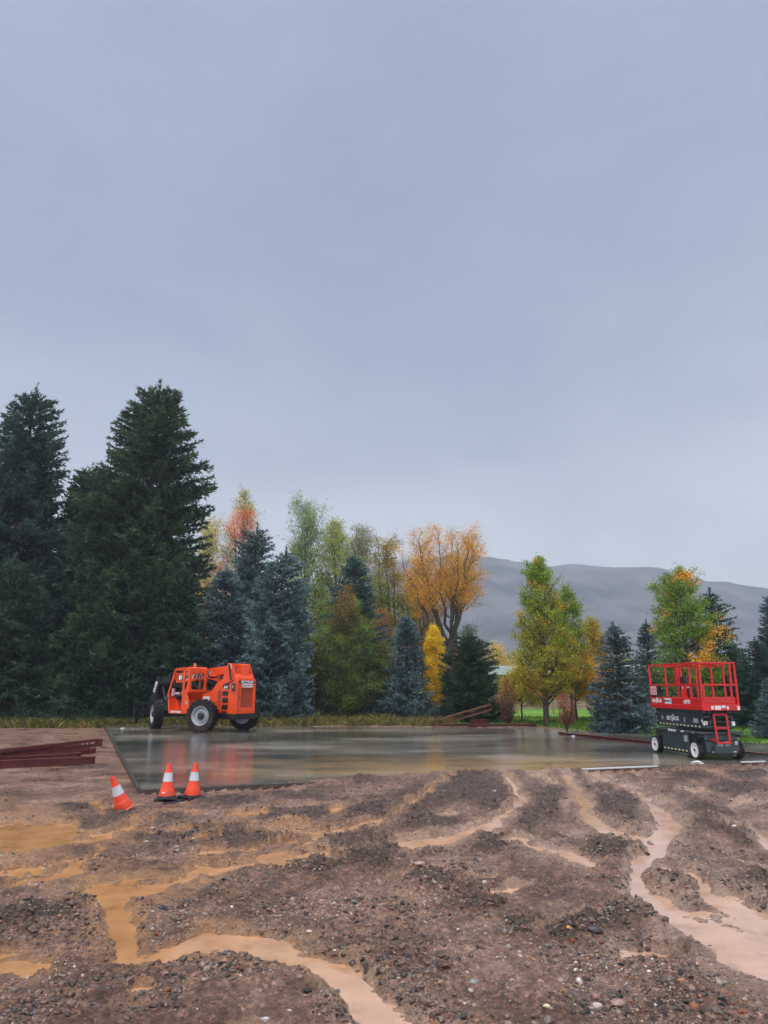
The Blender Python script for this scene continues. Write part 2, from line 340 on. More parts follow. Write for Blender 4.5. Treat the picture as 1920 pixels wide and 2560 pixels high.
def ground(X, Y):
    X = np.asarray(X, float); Y = np.asarray(Y, float)
    px, py = proj(X, Y, np.full(X.shape, -.07))
    wx = 26*fbm(X*2.2, Y*2.2, 5, 5, .6)*np.clip(8/np.maximum(Y, 1), .15, 1.3); wy = 20*fbm(X*2.6, Y*2.6, 5, 8, .6)*np.clip(8/np.maximum(Y, 1), .12, 1.3)
    qx, qy = px+wx, py+wy
    near = (Y > 1.5) & (Y < 24)
    sd = np.full(X.shape, 99.0)
    idx = np.nonzero(near)
    if idx[0].size:
        ax, ay = qx[idx], qy[idx]; b = np.full(ax.shape, 99.0)
        for s in STREAMS: np.minimum(b, seg_d(ax, ay, s), out=b)
        sd[idx] = b
    md = np.zeros(X.shape); rough = np.zeros(X.shape)
    for (cx, cy, rx, ry, h) in MOUNDS:
        e = ((qx-cx)/(rx*.58))**2+((qy-cy)/(ry*.62))**2
        g = np.exp(-e*.9)*near
        md += h*g; rough = np.maximum(rough, sstep(.12, .65, g)*(h > 0))
    front = side(X, Y, PAD_FL, PAD_FR)          # <0 in front of slab
    base = -.085+.02*fbm(X*.25, Y*.25, 2, 3)
    base = base-.035*sstep(10, 4, Y)
    lf = sstep(1, -1, X-.25*Y+.5)
    heap = sstep(680, 860, px)*sstep(1500, 1380, px)
    base = base+heap*.06*sstep(-2.2, -.3, front)
    calm = sstep(-1.5, -4.5, X)*sstep(7, 10, Y)
    amp = .055*(1-.65*calm)
    hh = .6*amp*fbm(X*1.5, Y*2.2, 4, 21)+.024*(1-.6*calm)*fbm(X*7, Y*8, 4, 31, .65)
    hh = hh+.060*(1-.75*calm)*lf*fbm(X*1.0+.6*Y, Y*5.5-1.5*X, 4, 23, .6)+.055*(1-lf)*fbm((X-.30*Y)*4.5, Y*1.0, 4, 25, .6)+(.014+.045*rough)*(1-.6*calm)*np.abs(fbm(X*15, Y*15, 4, 41, .65))
    hh = hh+.040*rough*np.maximum(0, fbm(X*26, Y*26, 3, 47, .7))
    # ruts thrown up by tyres: one family curls away to the left, the other fans out on the right
    n6 = fbm(X*.9, Y*.9, 3, 61); lx = np.clip((1150-px)/950, -.1, 1.4)
    kk = (py-1955)/(np.maximum(lx, 0)+.16)**1.15
    ph1 = np.sin(kk/12.5+3.0*n6); w1 = sstep(1180, 900, px)*sstep(60, 260, px)*sstep(1975, 2010, py)*sstep(2330, 2180, py)
    an2 = (px-1150)/np.maximum(py-1700, 60); ph2 = np.sin(an2*22+2.8*n6); w2 = sstep(900, 1120, px)*sstep(2330, 2080, py)*(front < -.1)
    w1 = w1*(Y > 4); w2 = w2*(Y > 4); brk = sstep(-.35, .25, fbm(X*.7+9, Y*.7, 3, 63))
    rv = (ph1*w1+ph2*w2)*brk
    hh = hh+.024*rv+.014*np.maximum(rv, 0)*fbm(X*11, Y*11, 3, 65); rough = np.maximum(rough, sstep(.2, 1, rv)*.5)
    carve = sstep(1.65, .45, sd)
    bank = np.exp(-((sd-1.75)/.45)**2)*.018
    shore = .020*fbm(X*9, Y*9, 4, 101, .7)*np.exp(-((sd-1.1)/.55)**2)
    z = base+(hh+.28*np.maximum(md, -.06)+.008)*(1-carve)+bank*(1-carve)-.028*carve+shore
    pin = pad_in(X, Y)
    spill = heap*(.55+.5*fbm(X*1.7, Y*1.7, 4, 111, .6))-np.maximum(pin, 0)*1.6
    z = z+.055*sstep(-.5, -.06, pin)*(pin <= -.04)*sstep(-.05, .2, spill)
    z = np.where(pin > -.04, np.maximum(np.minimum(z, -.03), -.03+.042*sstep(-.04, .10, spill)+.05*np.clip(spill, 0, 1)*np.abs(fbm(X*9, Y*9, 4, 113, .65))), z)
    z = np.where((pin > .25) & (spill <= -.04), -.12, z)
    edge = sstep(.35, 0, np.abs(pin+.12))
    z = np.where(pin <= -.04, z*(1-edge*.55*(1-heap))+(-.1)*edge*.55*(1-heap), z)
    far = sstep(32.0, 33.5, Y+.5*fbm(X*.8, Y*.8, 2, 73)); right = sstep(0, 1.2, -side(X, Y, PAD_FR, PAD_BR))*(Y > 14)
    g = np.maximum(far, right*sstep(17.5, 19, Y))
    lawn = -.04+.12*fbm(X*.12, Y*.12, 2, 71)*sstep(34, 60, Y)+.02*fbm(X*3, Y*3, 2, 72)
    z = np.where(pin > -.04, z, z*(1-g)+g*lawn)
    rough = np.where((pin > -.04) & (spill > 0), np.maximum(rough, .35), rough)
    return z, base, sd, rough, g
def gz(x, y): return float(ground(np.array([x]), np.array([y]))[0][0])
def build_ground():
    ys = [-120, -50, -20, -8, -2, 1.0]
    pyv = np.arange(2760, 1806, -1.35)
    ang = np.arctan((pyv-1280)/FPX)-PITCH
    yv = list((CAMH+.07)/np.tan(ang))
    ys += [y for y in yv if y > 1.3]
    y = ys[-1]
    while y < 60: y *= 1.03; ys.append(y)
    while y < 1690: y *= 1.25; ys.append(min(y, 1690))
    ys = np.array(ys)
    s = np.concatenate([[-60,-20,-8,-3,-1.6,-1.0], np.linspace(-.74, .74, 900), [1.0,1.6,3,8,20,60]])
    Wd = np.where(ys > 0, ys+.6, .6)
    S, YY = np.meshgrid(s, ys); X = S*Wd[:, None]; X = np.clip(X, -1880, 1880)
    # jitter to break the lattice
    Z, base, sd, rough, g = ground(X, YY)
    nr, nc = X.shape
    V = np.stack([X, YY, Z], -1).reshape(-1, 3)
    ii = (np.arange(nr-1)[:, None]*nc+np.arange(nc-1)[None]).ravel()
    F = np.stack([ii, ii+1, ii+nc+1, ii+nc], -1)
    low = sstep(.010, -.022, Z-base)*(YY < 18)
    silt = np.clip(sstep(3.2, 1.1, sd)*(.75+1.2*fbm(X*7, YY*7, 5, 91, .75))+.95*low*(.5+1.2*fbm(X*7, YY*7, 5, 95, .75)), 0, 1)
    orange = np.clip(sstep(1.5, -2.5, X-.05*YY)*sstep(3.6, 5.2, YY)+.45*sstep(9, 12, YY)*sstep(3, 0, np.abs(X-1)), 0, 1)
    me = np_mesh('ground', V, F, None, True, attrs={'silt': silt.ravel(), 'dark': rough.ravel(), 'grass': g.ravel(), 'orange': orange.ravel()})
    # ---- material
    m, nt, b = new_mat('wet_mud_and_lawn')
    geo = nd(nt, 'ShaderNodeNewGeometry')
    def noise(sc, det=6, rgh=.6):
        n = nd(nt, 'ShaderNodeTexNoise'); n.inputs['Scale'].default_value = sc; n.inputs['Detail'].default_value = det; n.inputs['Roughness'].default_value = rgh
        nt.links.new(geo.outputs['Position'], n.inputs['Vector']); return n
    def ramp(src, stops):
        r = nd(nt, 'ShaderNodeValToRGB'); nt.links.new(src, r.inputs[0])
        for i, (p_, c_) in enumerate(stops):
            e = r.color_ramp.elements[i] if i < 2 else r.color_ramp.elements.new(p_)
            e.position = p_; e.color = tuple(c_)+(1,)
        return r
    def mix(f, a, c, mode='MIX'):
        x = nd(nt, 'ShaderNodeMix', data_type='RGBA', blend_type=mode)
        if isinstance(f, float): x.inputs[0].default_value = f
        else: nt.links.new(f, x.inputs[0])
        for i, s_ in ((6, a), (7, c)):
            if isinstance(s_, tuple): x.inputs[i].default_value = s_+(1,)
            else: nt.links.new(s_, x.inputs[i])
        return x.outputs[2]
    def attr(nm): return nd(nt, 'ShaderNodeAttribute', attribute_name=nm).outputs['Fac']
    nA = noise(1.1, 8, .65); nB = noise(17, 10, .78); nC = noise(60, 4, .6)
    mud = ramp(nA.outputs[0], [(.33, (.14,.080,.056)), (.46, (.235,.143,.104)), (.56, (.33,.212,.160)), (.70, (.46,.31,.24))]).outputs[0]
    speck = ramp(nB.outputs[0], [(.34, (.22,.19,.17)), (.46, (.8,.76,.72)), (.56, (1.05,1.04,1.03)), (.70, (1.9,1.84,1.75))]).outputs[0]
    mud = mix(.85, mud, speck, 'MULTIPLY')
    vor = nd(nt, 'ShaderNodeTexVoronoi'); vor.inputs['Scale'].default_value = 42; nt.links.new(geo.outputs['Position'], vor.inputs['Vector'])
    vcol = nd(nt, 'ShaderNodeSeparateColor'); nt.links.new(vor.outputs['Color'], vcol.inputs[0])
    vst = ramp(vcol.outputs[0], [(0, (.35,.32,.32)), (.5, (.8,.72,.68)), (.85, (1.2,1.05,.95)), (1, (2.1,2.0,1.9))])
    mud = mix(.6, mud, vst.outputs[0], 'MULTIPLY')
    vo2 = nd(nt, 'ShaderNodeTexVoronoi'); vo2.inputs['Scale'].default_value = 15; nt.links.new(geo.outputs['Position'], vo2.inputs['Vector'])
    vc2 = nd(nt, 'ShaderNodeSeparateColor'); nt.links.new(vo2.outputs['Color'], vc2.inputs[0])
    mud = mix(.45, mud, ramp(vc2.outputs[0], [(0, (.35,.33,.28)), (.35, (.9,.82,.7)), (.8, (1.1,1.05,1.0)), (1, (1.7,1.65,1.6))]).outputs[0], 'MULTIPLY')
    dk = ramp(nB.outputs[0], [(.36, (.022,.013,.009)), (.52, (.062,.038,.027)), (.70, (.20,.135,.10))]).outputs[0]
    dm = nd(nt, 'ShaderNodeMath', operation='MULTIPLY'); nt.links.new(attr('dark'), dm.inputs[0]); dm.inputs[1].default_value = .74; dm.use_clamp = True
    mud = mix(dm.outputs[0], mud, dk)
    siltc = mix(attr('orange'), (.48,.32,.235), (.46,.24,.11))
    sm = nd(nt, 'ShaderNodeMath', operation='MULTIPLY'); nt.links.new(attr('silt'), sm.inputs[0]); sm.inputs[1].default_value = .9
    mud = mix(sm.outputs[0], mud, mix(.35, siltc, speck, 'MULTIPLY'))
    nG = noise(.35, 6, .6); nG2 = noise(9, 6, .7)
    gr = ramp(nG.outputs[0], [(.35, (.08,.19,.018)), (.5, (.14,.31,.025)), (.68, (.23,.34,.04))]).outputs[0]
    gr = mix(.6, gr, ramp(nG2.outputs[0], [(.3, (.4,.4,.4)), (.7, (1.3,1.3,1.2))]).outputs[0], 'MULTIPLY')
    col = mix(attr('grass'), mud, gr)
    nt.links.new(col, b.inputs['Base Color'])
    rr = nd(nt, 'ShaderNodeMapRange'); nt.links.new(nA.outputs[0], rr.inputs[0]); rr.inputs[1].default_value = .35; rr.inputs[2].default_value = .65; rr.inputs[3].default_value = .22; rr.inputs[4].default_value = .5
    gm = nd(nt, 'ShaderNodeMath', operation='MAXIMUM'); nt.links.new(rr.outputs[0], gm.inputs[0]); nt.links.new(attr('grass'), gm.inputs[1])
    nt.links.new(gm.outputs[0], b.inputs['Roughness']); b.inputs['Specular IOR Level'].default_value = .45
    b1 = nd(nt, 'ShaderNodeBump'); b1.inputs['Strength'].default_value = 1; b1.inputs['Distance'].default_value = .045; nt.links.new(nB.outputs[0], b1.inputs['Height'])
    b2 = nd(nt, 'ShaderNodeBump'); b2.inputs['Strength'].default_value = .9; b2.inputs['Distance'].default_value = .012; nt.links.new(vor.outputs['Distance'], b2.inputs['Height']); nt.links.new(b1.outputs[0], b2.inputs['Normal'])
    nt.links.new(b2.outputs[0], b.inputs['Normal'])
    me.materials.append(m)
    tag(link('ground', me), kind='structure')
    # ---- muddy water lying in the channels
    keep = (sd < 1.55) & (YY > 1.2) & (YY < 22)
    fk = keep.ravel()
    Fw = F[fk[F].all(axis=1)]
    drop = .012*sstep(1.2, 1.5, sd)
    Zw = base-.0125-drop+.0015*fbm(X*6, YY*6, 2, 17)
    Vw = np.stack([X, YY, Zw], -1).reshape(-1, 3)
    used = np.unique(Fw); remap = np.zeros(len(Vw), int); remap[used] = np.arange(len(used))
    mw = np_mesh('muddy_water', Vw[used], remap[Fw], None, True, attrs={'orange': orange.ravel()[used], 'cover': np.clip(sstep(1.5, .85, sd)*.75+.35+.5*fbm(X*5, YY*5, 4, 131, .6), .15, 1).ravel()[used]})
    m, nt2, b = new_mat('muddy_water'); nt = nt2
    geo = nd(nt, 'ShaderNodeNewGeometry')
    a = nd(nt, 'ShaderNodeAttribute', attribute_name='orange')
    ca = nd(nt, 'ShaderNodeAttribute', attribute_name='cover'); nt.links.new(ca.outputs['Fac'], b.inputs['Alpha'])
    x = nd(nt, 'ShaderNodeMix', data_type='RGBA'); nt.links.new(a.outputs['Fac'], x.inputs[0]); x.inputs[6].default_value = (.54,.335,.225,1); x.inputs[7].default_value = (.50,.255,.11,1)
    n = nd(nt, 'ShaderNodeTexNoise'); n.inputs['Scale'].default_value = 3; n.inputs['Detail'].default_value = 6; nt.links.new(geo.outputs['Position'], n.inputs['Vector'])
    r = nd(nt, 'ShaderNodeValToRGB'); r.color_ramp.elements[0].position = .3; r.color_ramp.elements[0].color = (.8,.76,.72,1); r.color_ramp.elements[1].position = .7; r.color_ramp.elements[1].color = (1.1,1.1,1.1,1); nt.links.new(n.outputs[0], r.inputs[0])
    y_ = nd(nt, 'ShaderNodeMix', data_type='RGBA', blend_type='MULTIPLY'); y_.inputs[0].default_value = 1; nt.links.new(x.outputs[2], y_.inputs[6]); nt.links.new(r.outputs[0], y_.inputs[7])
    nt.links.new(y_.outputs[2], b.inputs['Base Color']); b.inputs['Roughness'].default_value = .10; b.inputs['Specular IOR Level'].default_value = .6
    n3 = nd(nt, 'ShaderNodeTexNoise'); n3.inputs['Scale'].default_value = 28; n3.inputs['Detail'].default_value = 3; nt.links.new(geo.outputs['Position'], n3.inputs['Vector'])
    bp = nd(nt, 'ShaderNodeBump'); bp.inputs['Strength'].default_value = .4; bp.inputs['Distance'].default_value = .004; nt.links.new(n3.outputs[0], bp.inputs['Height']); nt.links.new(bp.outputs[0], b.inputs['Normal'])
    mw.materials.append(m); tag(link('muddy_water', mw), kind='structure')
build_ground()
# ------------------------------------------------------------------ concrete slab
def build_slab():
    c = [PAD_FL, PAD_FR, PAD_BR, PAD_BL]
    mb = MB(); mb.add([(x,y,0) for x,y in c]+[(x,y,-.16) for x,y in c], [(0,1,2,3),(4,7,6,5),(0,4,5,1),(1,5,6,2),(2,6,7,3),(3,7,4,0)])
    m, nt, b = new_mat('wet_concrete')
    geo = nd(nt, 'ShaderNodeNewGeometry')
    def noise(sc, det, rgh, scale=(1,1,1)):
        n = nd(nt, 'ShaderNodeTexNoise'); n.inputs['Scale'].default_value = sc; n.inputs['Detail'].default_value = det; n.inputs['Roughness'].default_value = rgh
        mp = nd(nt, 'ShaderNodeMapping'); mp.inputs['Scale'].default_value = scale; nt.links.new(geo.outputs['Position'], mp.inputs[0]); nt.links.new(mp.outputs[0], n.inputs['Vector']); return n
    nA = noise(.33, 6, .6, (.55,1,1)); nB = noise(9, 6, .65); nC = noise(34, 3, .6)
    r = nd(nt, 'ShaderNodeValToRGB'); nt.links.new(nA.outputs[0], r.inputs[0]); r.color_ramp.elements[0].position = .38; r.color_ramp.elements[1].position = .66
    r.color_ramp.elements[0].color = (.05,.05,.047,1); r.color_ramp.elements[1].color = (.20,.175,.145,1)
    # silt washed over the front middle of the slab: distance from a point on its front edge
    cmp_ = nd(nt, 'ShaderNodeMapping'); cmp_.inputs['Location'].default_value = (-1.6*.16, -15.2*.30, 0); cmp_.inputs['Scale'].default_value = (.16,.30,1); nt.links.new(geo.outputs['Position'], cmp_.inputs[0])
    ln = nd(nt, 'ShaderNodeVectorMath', operation='LENGTH'); nt.links.new(cmp_.outputs[0], ln.inputs[0])
    ad = nd(nt, 'ShaderNodeMath', operation='MULTIPLY_ADD'); nS = noise(1.3, 7, .7, (.45, 1.6, 1)); nt.links.new(nS.outputs[0], ad.inputs[0]); ad.inputs[1].default_value = 2.6; nt.links.new(ln.outputs['Value'], ad.inputs[2])
    mr = nd(nt, 'ShaderNodeMapRange'); nt.links.new(ad.outputs[0], mr.inputs[0]); mr.inputs[1].default_value = 1.5; mr.inputs[2].default_value = 2.3; mr.inputs[3].default_value = .62; mr.inputs[4].default_value = 0
    x = nd(nt, 'ShaderNodeMix', data_type='RGBA'); nt.links.new(mr.outputs[0], x.inputs[0]); nt.links.new(r.outputs[0], x.inputs[6]); x.inputs[7].default_value = (.42,.255,.12,1)
    sp = nd(nt, 'ShaderNodeValToRGB'); nt.links.new(nC.outputs[0], sp.inputs[0]); sp.color_ramp.elements[0].position = .35; sp.color_ramp.elements[0].color = (.45,.45,.45,1); sp.color_ramp.elements[1].position = .68; sp.color_ramp.elements[1].color = (2.2,2.2,2.2,1)  # bright specks painted into the colour for rain-splash sparkle
    y_ = nd(nt, 'ShaderNodeMix', data_type='RGBA', blend_type='MULTIPLY'); y_.inputs[0].default_value = 1; nt.links.new(x.outputs[2], y_.inputs[6]); nt.links.new(sp.outputs[0], y_.inputs[7])
    nt.links.new(y_.outputs[2], b.inputs['Base Color'])
    rg = nd(nt, 'ShaderNodeMapRange'); nt.links.new(nA.outputs[0], rg.inputs[0]); rg.inputs[1].default_value = .42; rg.inputs[2].default_value = .62; rg.inputs[3].default_value = .03; rg.inputs[4].default_value = .20
    nt.links.new(rg.outputs[0], b.inputs['Roughness']); b.inputs['Specular IOR Level'].default_value = .5; b.inputs['IOR'].default_value = 1.38
    bp = nd(nt, 'ShaderNodeBump'); bp.inputs['Strength'].default_value = .32; bp.inputs['Distance'].default_value = .006; nt.links.new(nB.outputs[0], bp.inputs['Height'])
    bp2 = nd(nt, 'ShaderNodeBump'); bp2.inputs['Strength'].default_value = .5; bp2.inputs['Distance'].default_value = .0035; nt.links.new(nC.outputs[0], bp2.inputs['Height']); nt.links.new(bp.outputs[0], bp2.inputs['Normal'])
    nt.links.new(bp2.outputs[0], b.inputs['Normal'])
    tag(mb.obj('concrete_slab', m), kind='structure')
build_slab()
# ------------------------------------------------------------------ pebbles and clods
def ico(sub):
    bm = bmesh.new(); bmesh.ops.create_icosphere(bm, subdivisions=sub, radius=1)
    v = np.array([p.co[:] for p in bm.verts]); f = np.array([[q.index for q in p.verts] for p in bm.faces]); bm.free(); return v, f
PAL = np.array([(.18,.135,.11),(.10,.085,.075),(.24,.17,.13),(.32,.22,.16),(.05,.045,.045),(.21,.14,.11),(.40,.32,.24),(.30,.12,.06),(.13,.13,.09),(.55,.49,.42)])
def mat_stone():
    m, nt, b = new_mat('wet_stone'); a = nd(nt, 'ShaderNodeAttribute', attribute_name='Col')
    geo = nd(nt, 'ShaderNodeNewGeometry'); n = nd(nt, 'ShaderNodeTexNoise'); n.inputs['Scale'].default_value = 50; n.inputs['Detail'].default_value = 5; nt.links.new(geo.outputs['Position'], n.inputs['Vector'])
    r = nd(nt, 'ShaderNodeValToRGB'); r.color_ramp.elements[0].position = .3; r.color_ramp.elements[0].color = (.55,.55,.55,1); r.color_ramp.elements[1].position = .7; r.color_ramp.elements[1].color = (1.25,1.25,1.25,1); nt.links.new(n.outputs[0], r.inputs[0])
    x = nd(nt, 'ShaderNodeMix', data_type='RGBA', blend_type='MULTIPLY'); x.inputs[0].default_value = 1; nt.links.new(a.outputs['Color'], x.inputs[6]); nt.links.new(r.outputs[0], x.inputs[7])
    nt.links.new(x.outputs[2], b.inputs['Base Color']); b.inputs['Roughness'].default_value = .38
    bp = nd(nt, 'ShaderNodeBump'); bp.inputs['Strength'].default_value = .4; bp.inputs['Distance'].default_value = .004; nt.links.new(n.outputs[0], bp.inputs['Height']); nt.links.new(bp.outputs[0], b.inputs['Normal'])
    return m
M['stone'] = mat_stone()
def rot_mats(rng, n):
    q = rng.normal(size=(n, 4)); q /= np.linalg.norm(q, axis=1)[:, None]; a, b, c, d = q.T
    return np.stack([np.stack([1-2*(c*c+d*d), 2*(b*c-a*d), 2*(b*d+a*c)], -1), np.stack([2*(b*c+a*d), 1-2*(b*b+d*d), 2*(c*d-a*b)], -1), np.stack([2*(b*d-a*c), 2*(c*d+a*b), 1-2*(b*b+c*c)], -1)], 1)
def scatter(name, n, smin, smax, seed, ylim=(2.2, 15), sub=1, pale=0.0, thresh=None, kind='stuff', exp=2.2, mudcol=0):
    rng = np.random.default_rng(seed)
    pxs = rng.uniform(-120, 2040, n*3); pys = rng.uniform(1915, 2680, n*3)
    ang = np.arctan((pys-1280)/FPX)-PITCH; Y = (CAMH+.06)/np.tan(ang); X = (pxs-960)/FPX*(Y*CT-1.66*ST)
    z, base, sd, rough, g = ground(X, Y)
    clump = fbm(X*1.4, Y*1.6, 3, seed+3)
    pr = np.clip(-.05+1.6*clump+1.1*rough+.30*sstep(-2, 2, X)*sstep(9, 5, Y), 0.02, 1)*(.06+.94*sstep(.95, 1.5, sd))
    ok = (rng.uniform(size=n*3) < pr) & (pad_in(X, Y) < -.05) & (Y > ylim[0]) & (Y < ylim[1])
    X, Y, z, rough = X[ok][:n], Y[ok][:n], z[ok][:n], rough[ok][:n]; k = len(X)
    s = smin*(1-rng.uniform(size=k)**exp*1.0)**-0.0
    s = smin+(smax-smin)*rng.uniform(size=k)**exp
    bv, bf = ico(sub); nv = len(bv)
    A = rot_mats(rng, k); sc = np.stack([s*rng.uniform(.75,1.25,k), s*rng.uniform(.6,1.0,k), s*rng.uniform(.4,.75,k)], -1)
    lump = 1+.22*rng.normal(size=(k, nv)) if sub == 1 else 1+.10*rng.normal(size=(k, nv))
    P_ = bv[None]*lump[..., None]*sc[:, None]
    rz = rng.uniform(0, 6.28, k); c, s_ = np.cos(rz), np.sin(rz)
    tilt = rng.normal(0, .35, k); ct, st = np.cos(tilt), np.sin(tilt)
    x, y, zz = P_[..., 0], P_[..., 1], P_[..., 2]
    y, zz = y*ct[:, None]-zz*st[:, None], y*st[:, None]+zz*ct[:, None]
    x, y = x*c[:, None]-y*s_[:, None], x*s_[:, None]+y*c[:, None]
    V = np.stack([x+X[:, None], y+Y[:, None], zz+(z-.02*s)[:, None]], -1).reshape(-1, 3)
    F = (bf[None]+(np.arange(k)*nv)[:, None, None]).reshape(-1, 3)
    pw = np.array([16,4,18,18,2,14,16,5,9,7]) if not mudcol else np.array([20,14,14,4,20,18,0,3,8,0.])
    ci = rng.choice(len(PAL), k, p=pw/pw.sum())
    col = PAL[ci]*rng.uniform(.7, 1.25, (k, 1))
    if mudcol: col = col*np.array([.72,.58,.5])
    col = np.repeat(col, nv, 0)
    me = np_mesh(name, V, F, M['stone'], sub > 1, col=col)
    return tag(link(name, me), kind='stuff')
scatter('gravel', 30000, .0035, .013, 11, (2.2, 10), exp=3)
scatter('pebbles', 1100, .012, .034, 12, (2.2, 13), sub=2, exp=3.5)
scatter('mud_clods', 26000, .006, .030, 13, (3, 17), mudcol=1, exp=4)
def stone(px, py, r, col, label, flat=.6, seed=0, elong=1.3, rz=.3):
    g = G(px, py, -.07); x, y = g.x, g.y; z = gz(x, y); rng = np.random.default_rng(seed)
    bv, bf = ico(3); v = bv.copy()
    n = fbm(bv[:,0]*1.3+seed, bv[:,1]*1.3+bv[:,2]*1.7, 3, seed)
    v *= (1+.28*n)[:, None]; v *= np.array([r*elong, r, r*flat])
    me = np_mesh('stone', v, bf, M['stone'], True, col=np.tile(np.array(col), (len(v), 1)))
    o = link('stone', me); o.location = (x, y, z+r*flat*.3); o.rotation_euler = (.1*seed % .4, .05, rz)
    return tag(o, label, 'stone', 'larger stones lying in the mud')
stone(1484, 2311, .040, (.055,.038,.045), 'big dark purple stone on the low mud ridge at right', seed=1, elong=1.5, rz=0)
stone(1422, 2299, .022, (.04,.04,.045), 'small dark grey stone left of the big purple stone on the ridge', seed=2)
stone(1421, 2320, .016, (.62,.27,.05), 'small bright orange stone below the low mud ridge', seed=3, elong=1)
stone(1447, 2435, .024, (.55,.50,.46), 'pale cream upright stone lying above the cluster of larger pebbles', seed=4, elong=.8, flat=.9)
stone(1492, 2495, .024, (.52,.44,.40), 'pale pinkish stone nearest the bottom in the pebble cluster', seed=5)
stone(1440, 2467, .027, (.10,.035,.035), 'dark maroon stone in the pebble cluster at lower right', seed=6, elong=1.6, rz=-.4)
stone(1490, 2478, .022, (.33,.14,.11), 'reddish pink round stone beside the pale pinkish stone', seed=7, elong=1.1)
stone(1545, 2495, .030, (.32,.20,.15), 'flat light brown stone right of the pebble cluster', seed=8, elong=1.5)
stone(1366, 2507, .016, (.62,.50,.33), 'small yellowish white stone left of the pebble cluster', seed=9)
stone(1455, 2382, .018, (.62,.58,.56), 'small white stone on gravel below the mud ridge', seed=10)
stone(1185, 2447, .022, (.25,.23,.21), 'mid grey stone on gravel at the bottom centre', seed=11)
stone(664, 2524, .020, (.58,.52,.50), 'whitish stone at the bottom left of the tan stream', seed=12)
stone(774, 2312, .018, (.60,.45,.42), 'pinkish white stone on the gravel above the tan stream', seed=13)
stone(405, 2266, .030, (.022,.03,.038), 'dark blue grey stone near the orange puddle channel', seed=14, elong=1.2)
stone(970, 2118, .045, (.05,.035,.035), 'dark round stone on the heap of cobbles at centre', seed=15, elong=1.1)
stone(1048, 2153, .036, (.36,.23,.19), 'flat pale pink stone just below the cobble heap', seed=16, elong=1.6, rz=0)
stone(793, 2357, .026, (.03,.036,.05), 'slate blue stone beside the tan stream at centre', seed=17, elong=1.2)
if False: stone(1842, 2226, .06, (.09,.10,.10), 'long grey flat stone by the wet channel at right', seed=18, elong=1.9, flat=.4, rz=0)
# ------------------------------------------------------------------ hill, haze, far wood
def build_hills():
    prof = [(-700,1640),(200,1620),(700,1500),(950,1425),(1120,1404),(1215,1408),(1290,1416),(1370,1428),(1440,1423),(1490,1427),(1530,1434),(1580,1428),(1620,1434),(1700,1452),(1800,1468),(1920,1486),(2200,1520),(2900,1600)]
    xs = np.linspace(-700, 2900, 300); top = np.interp(xs, [p[0] for p in prof], [p[1] for p in prof])
    k = np.ones(7)/7; top = np.convolve(np.pad(top, 3, 'edge'), k, 'valid')
    Yr = 1500.0; rows = 60; V = []
    ridge = [P(px, py, Yr) for px, py in zip(xs, top)]
    t = np.linspace(0, 1, rows)
    Xr = np.array([r.x for r in ridge]); Zr = np.array([r.z for r in ridge])
    T, XX = np.meshgrid(t, Xr, indexing='ij'); ZZ = np.tile(Zr, (rows, 1))
    # front slope from the plain at 700 m up to the ridge and down behind it
    f = np.where(T < .8, sstep(0, 1, T/.8)**.9, 1-sstep(0, 1, (T-.8)/.2)*.8)
    Yg = 700+ (Yr-700)*T/.8
    n = fbm(XX*.006, Yg*.004, 5, 7)*26*np.sin(np.pi*np.clip(T/.8, 0, 1))+np.abs(fbm(XX*.012+Yg*.003, Yg*.002, 4, 19))*26*np.sin(np.pi*np.clip(T/.8, 0, 1))**.7
    Z = ZZ*f+n*np.clip(ZZ/150, .3, 1)-1*(T < .01)
    XXp = XX*(.6+.4*np.clip(T/.8, 0, 1.2))
    V = np.stack([XXp, Yg, Z], -1).reshape(-1, 3); nc = len(xs)
    ii = (np.arange(rows-1)[:, None]*nc+np.arange(nc-1)[None]).ravel()
    me = np_mesh('hills', V, np.stack([ii, ii+1, ii+nc+1, ii+nc], -1), None, True)
    m, nt, b = new_mat('brushy_hillside'); geo = nd(nt, 'ShaderNodeNewGeometry')
    n1 = nd(nt, 'ShaderNodeTexNoise'); n1.inputs['Scale'].default_value = .012; n1.inputs['Detail'].default_value = 8; nt.links.new(geo.outputs['Position'], n1.inputs['Vector'])
    r = nd(nt, 'ShaderNodeValToRGB'); nt.links.new(n1.outputs[0], r.inputs[0]); r.color_ramp.elements[0].position = .35; r.color_ramp.elements[0].color = (.022,.026,.036,1); r.color_ramp.elements[1].position = .62; r.color_ramp.elements[1].color = (.15,.14,.15,1)  # slate tint paints some of the air's blue haze into the hillside
    nt.links.new(r.outputs[0], b.inputs['Base Color']); b.inputs['Roughness'].default_value = 1; b.inputs['Specular IOR Level'].default_value = 0
    me.materials.append(m); tag(link('hills', me), kind='structure')
    # trees along the ridge
    rng = np.random.default_rng(5); vs = []; fs = []; bv, bf = ico(1)
    for i in range(150):
        px = rng.choice([rng.uniform(1205, 1345), rng.uniform(1660, 1925)]); 
        j = (px+700)/3600*299; a = int(j); x = Xr[a]+(Xr[a+1]-Xr[a])*(j-a); z = Zr[a]+(Zr[a+1]-Zr[a])*(j-a)
        h = rng.uniform(3, 8); w_ = h*rng.uniform(.22, .5); v = bv*(1+.25*rng.normal(size=(len(bv), 1)))*np.array([w_, w_, h/2])
        vs.append(v+np.array([x, Yr-8+rng.uniform(-15, 5), z+h*.3])); fs.append(bf+len(bv)*i)
    me = np_mesh('ridge_trees', np.concatenate(vs), np.concatenate(fs), M['leaf'], False, col=np.tile(np.array((.03,.035,.03)), (len(bv)*150, 1)))
    tag(link('ridge_trees', me), kind='stuff')
build_hills()
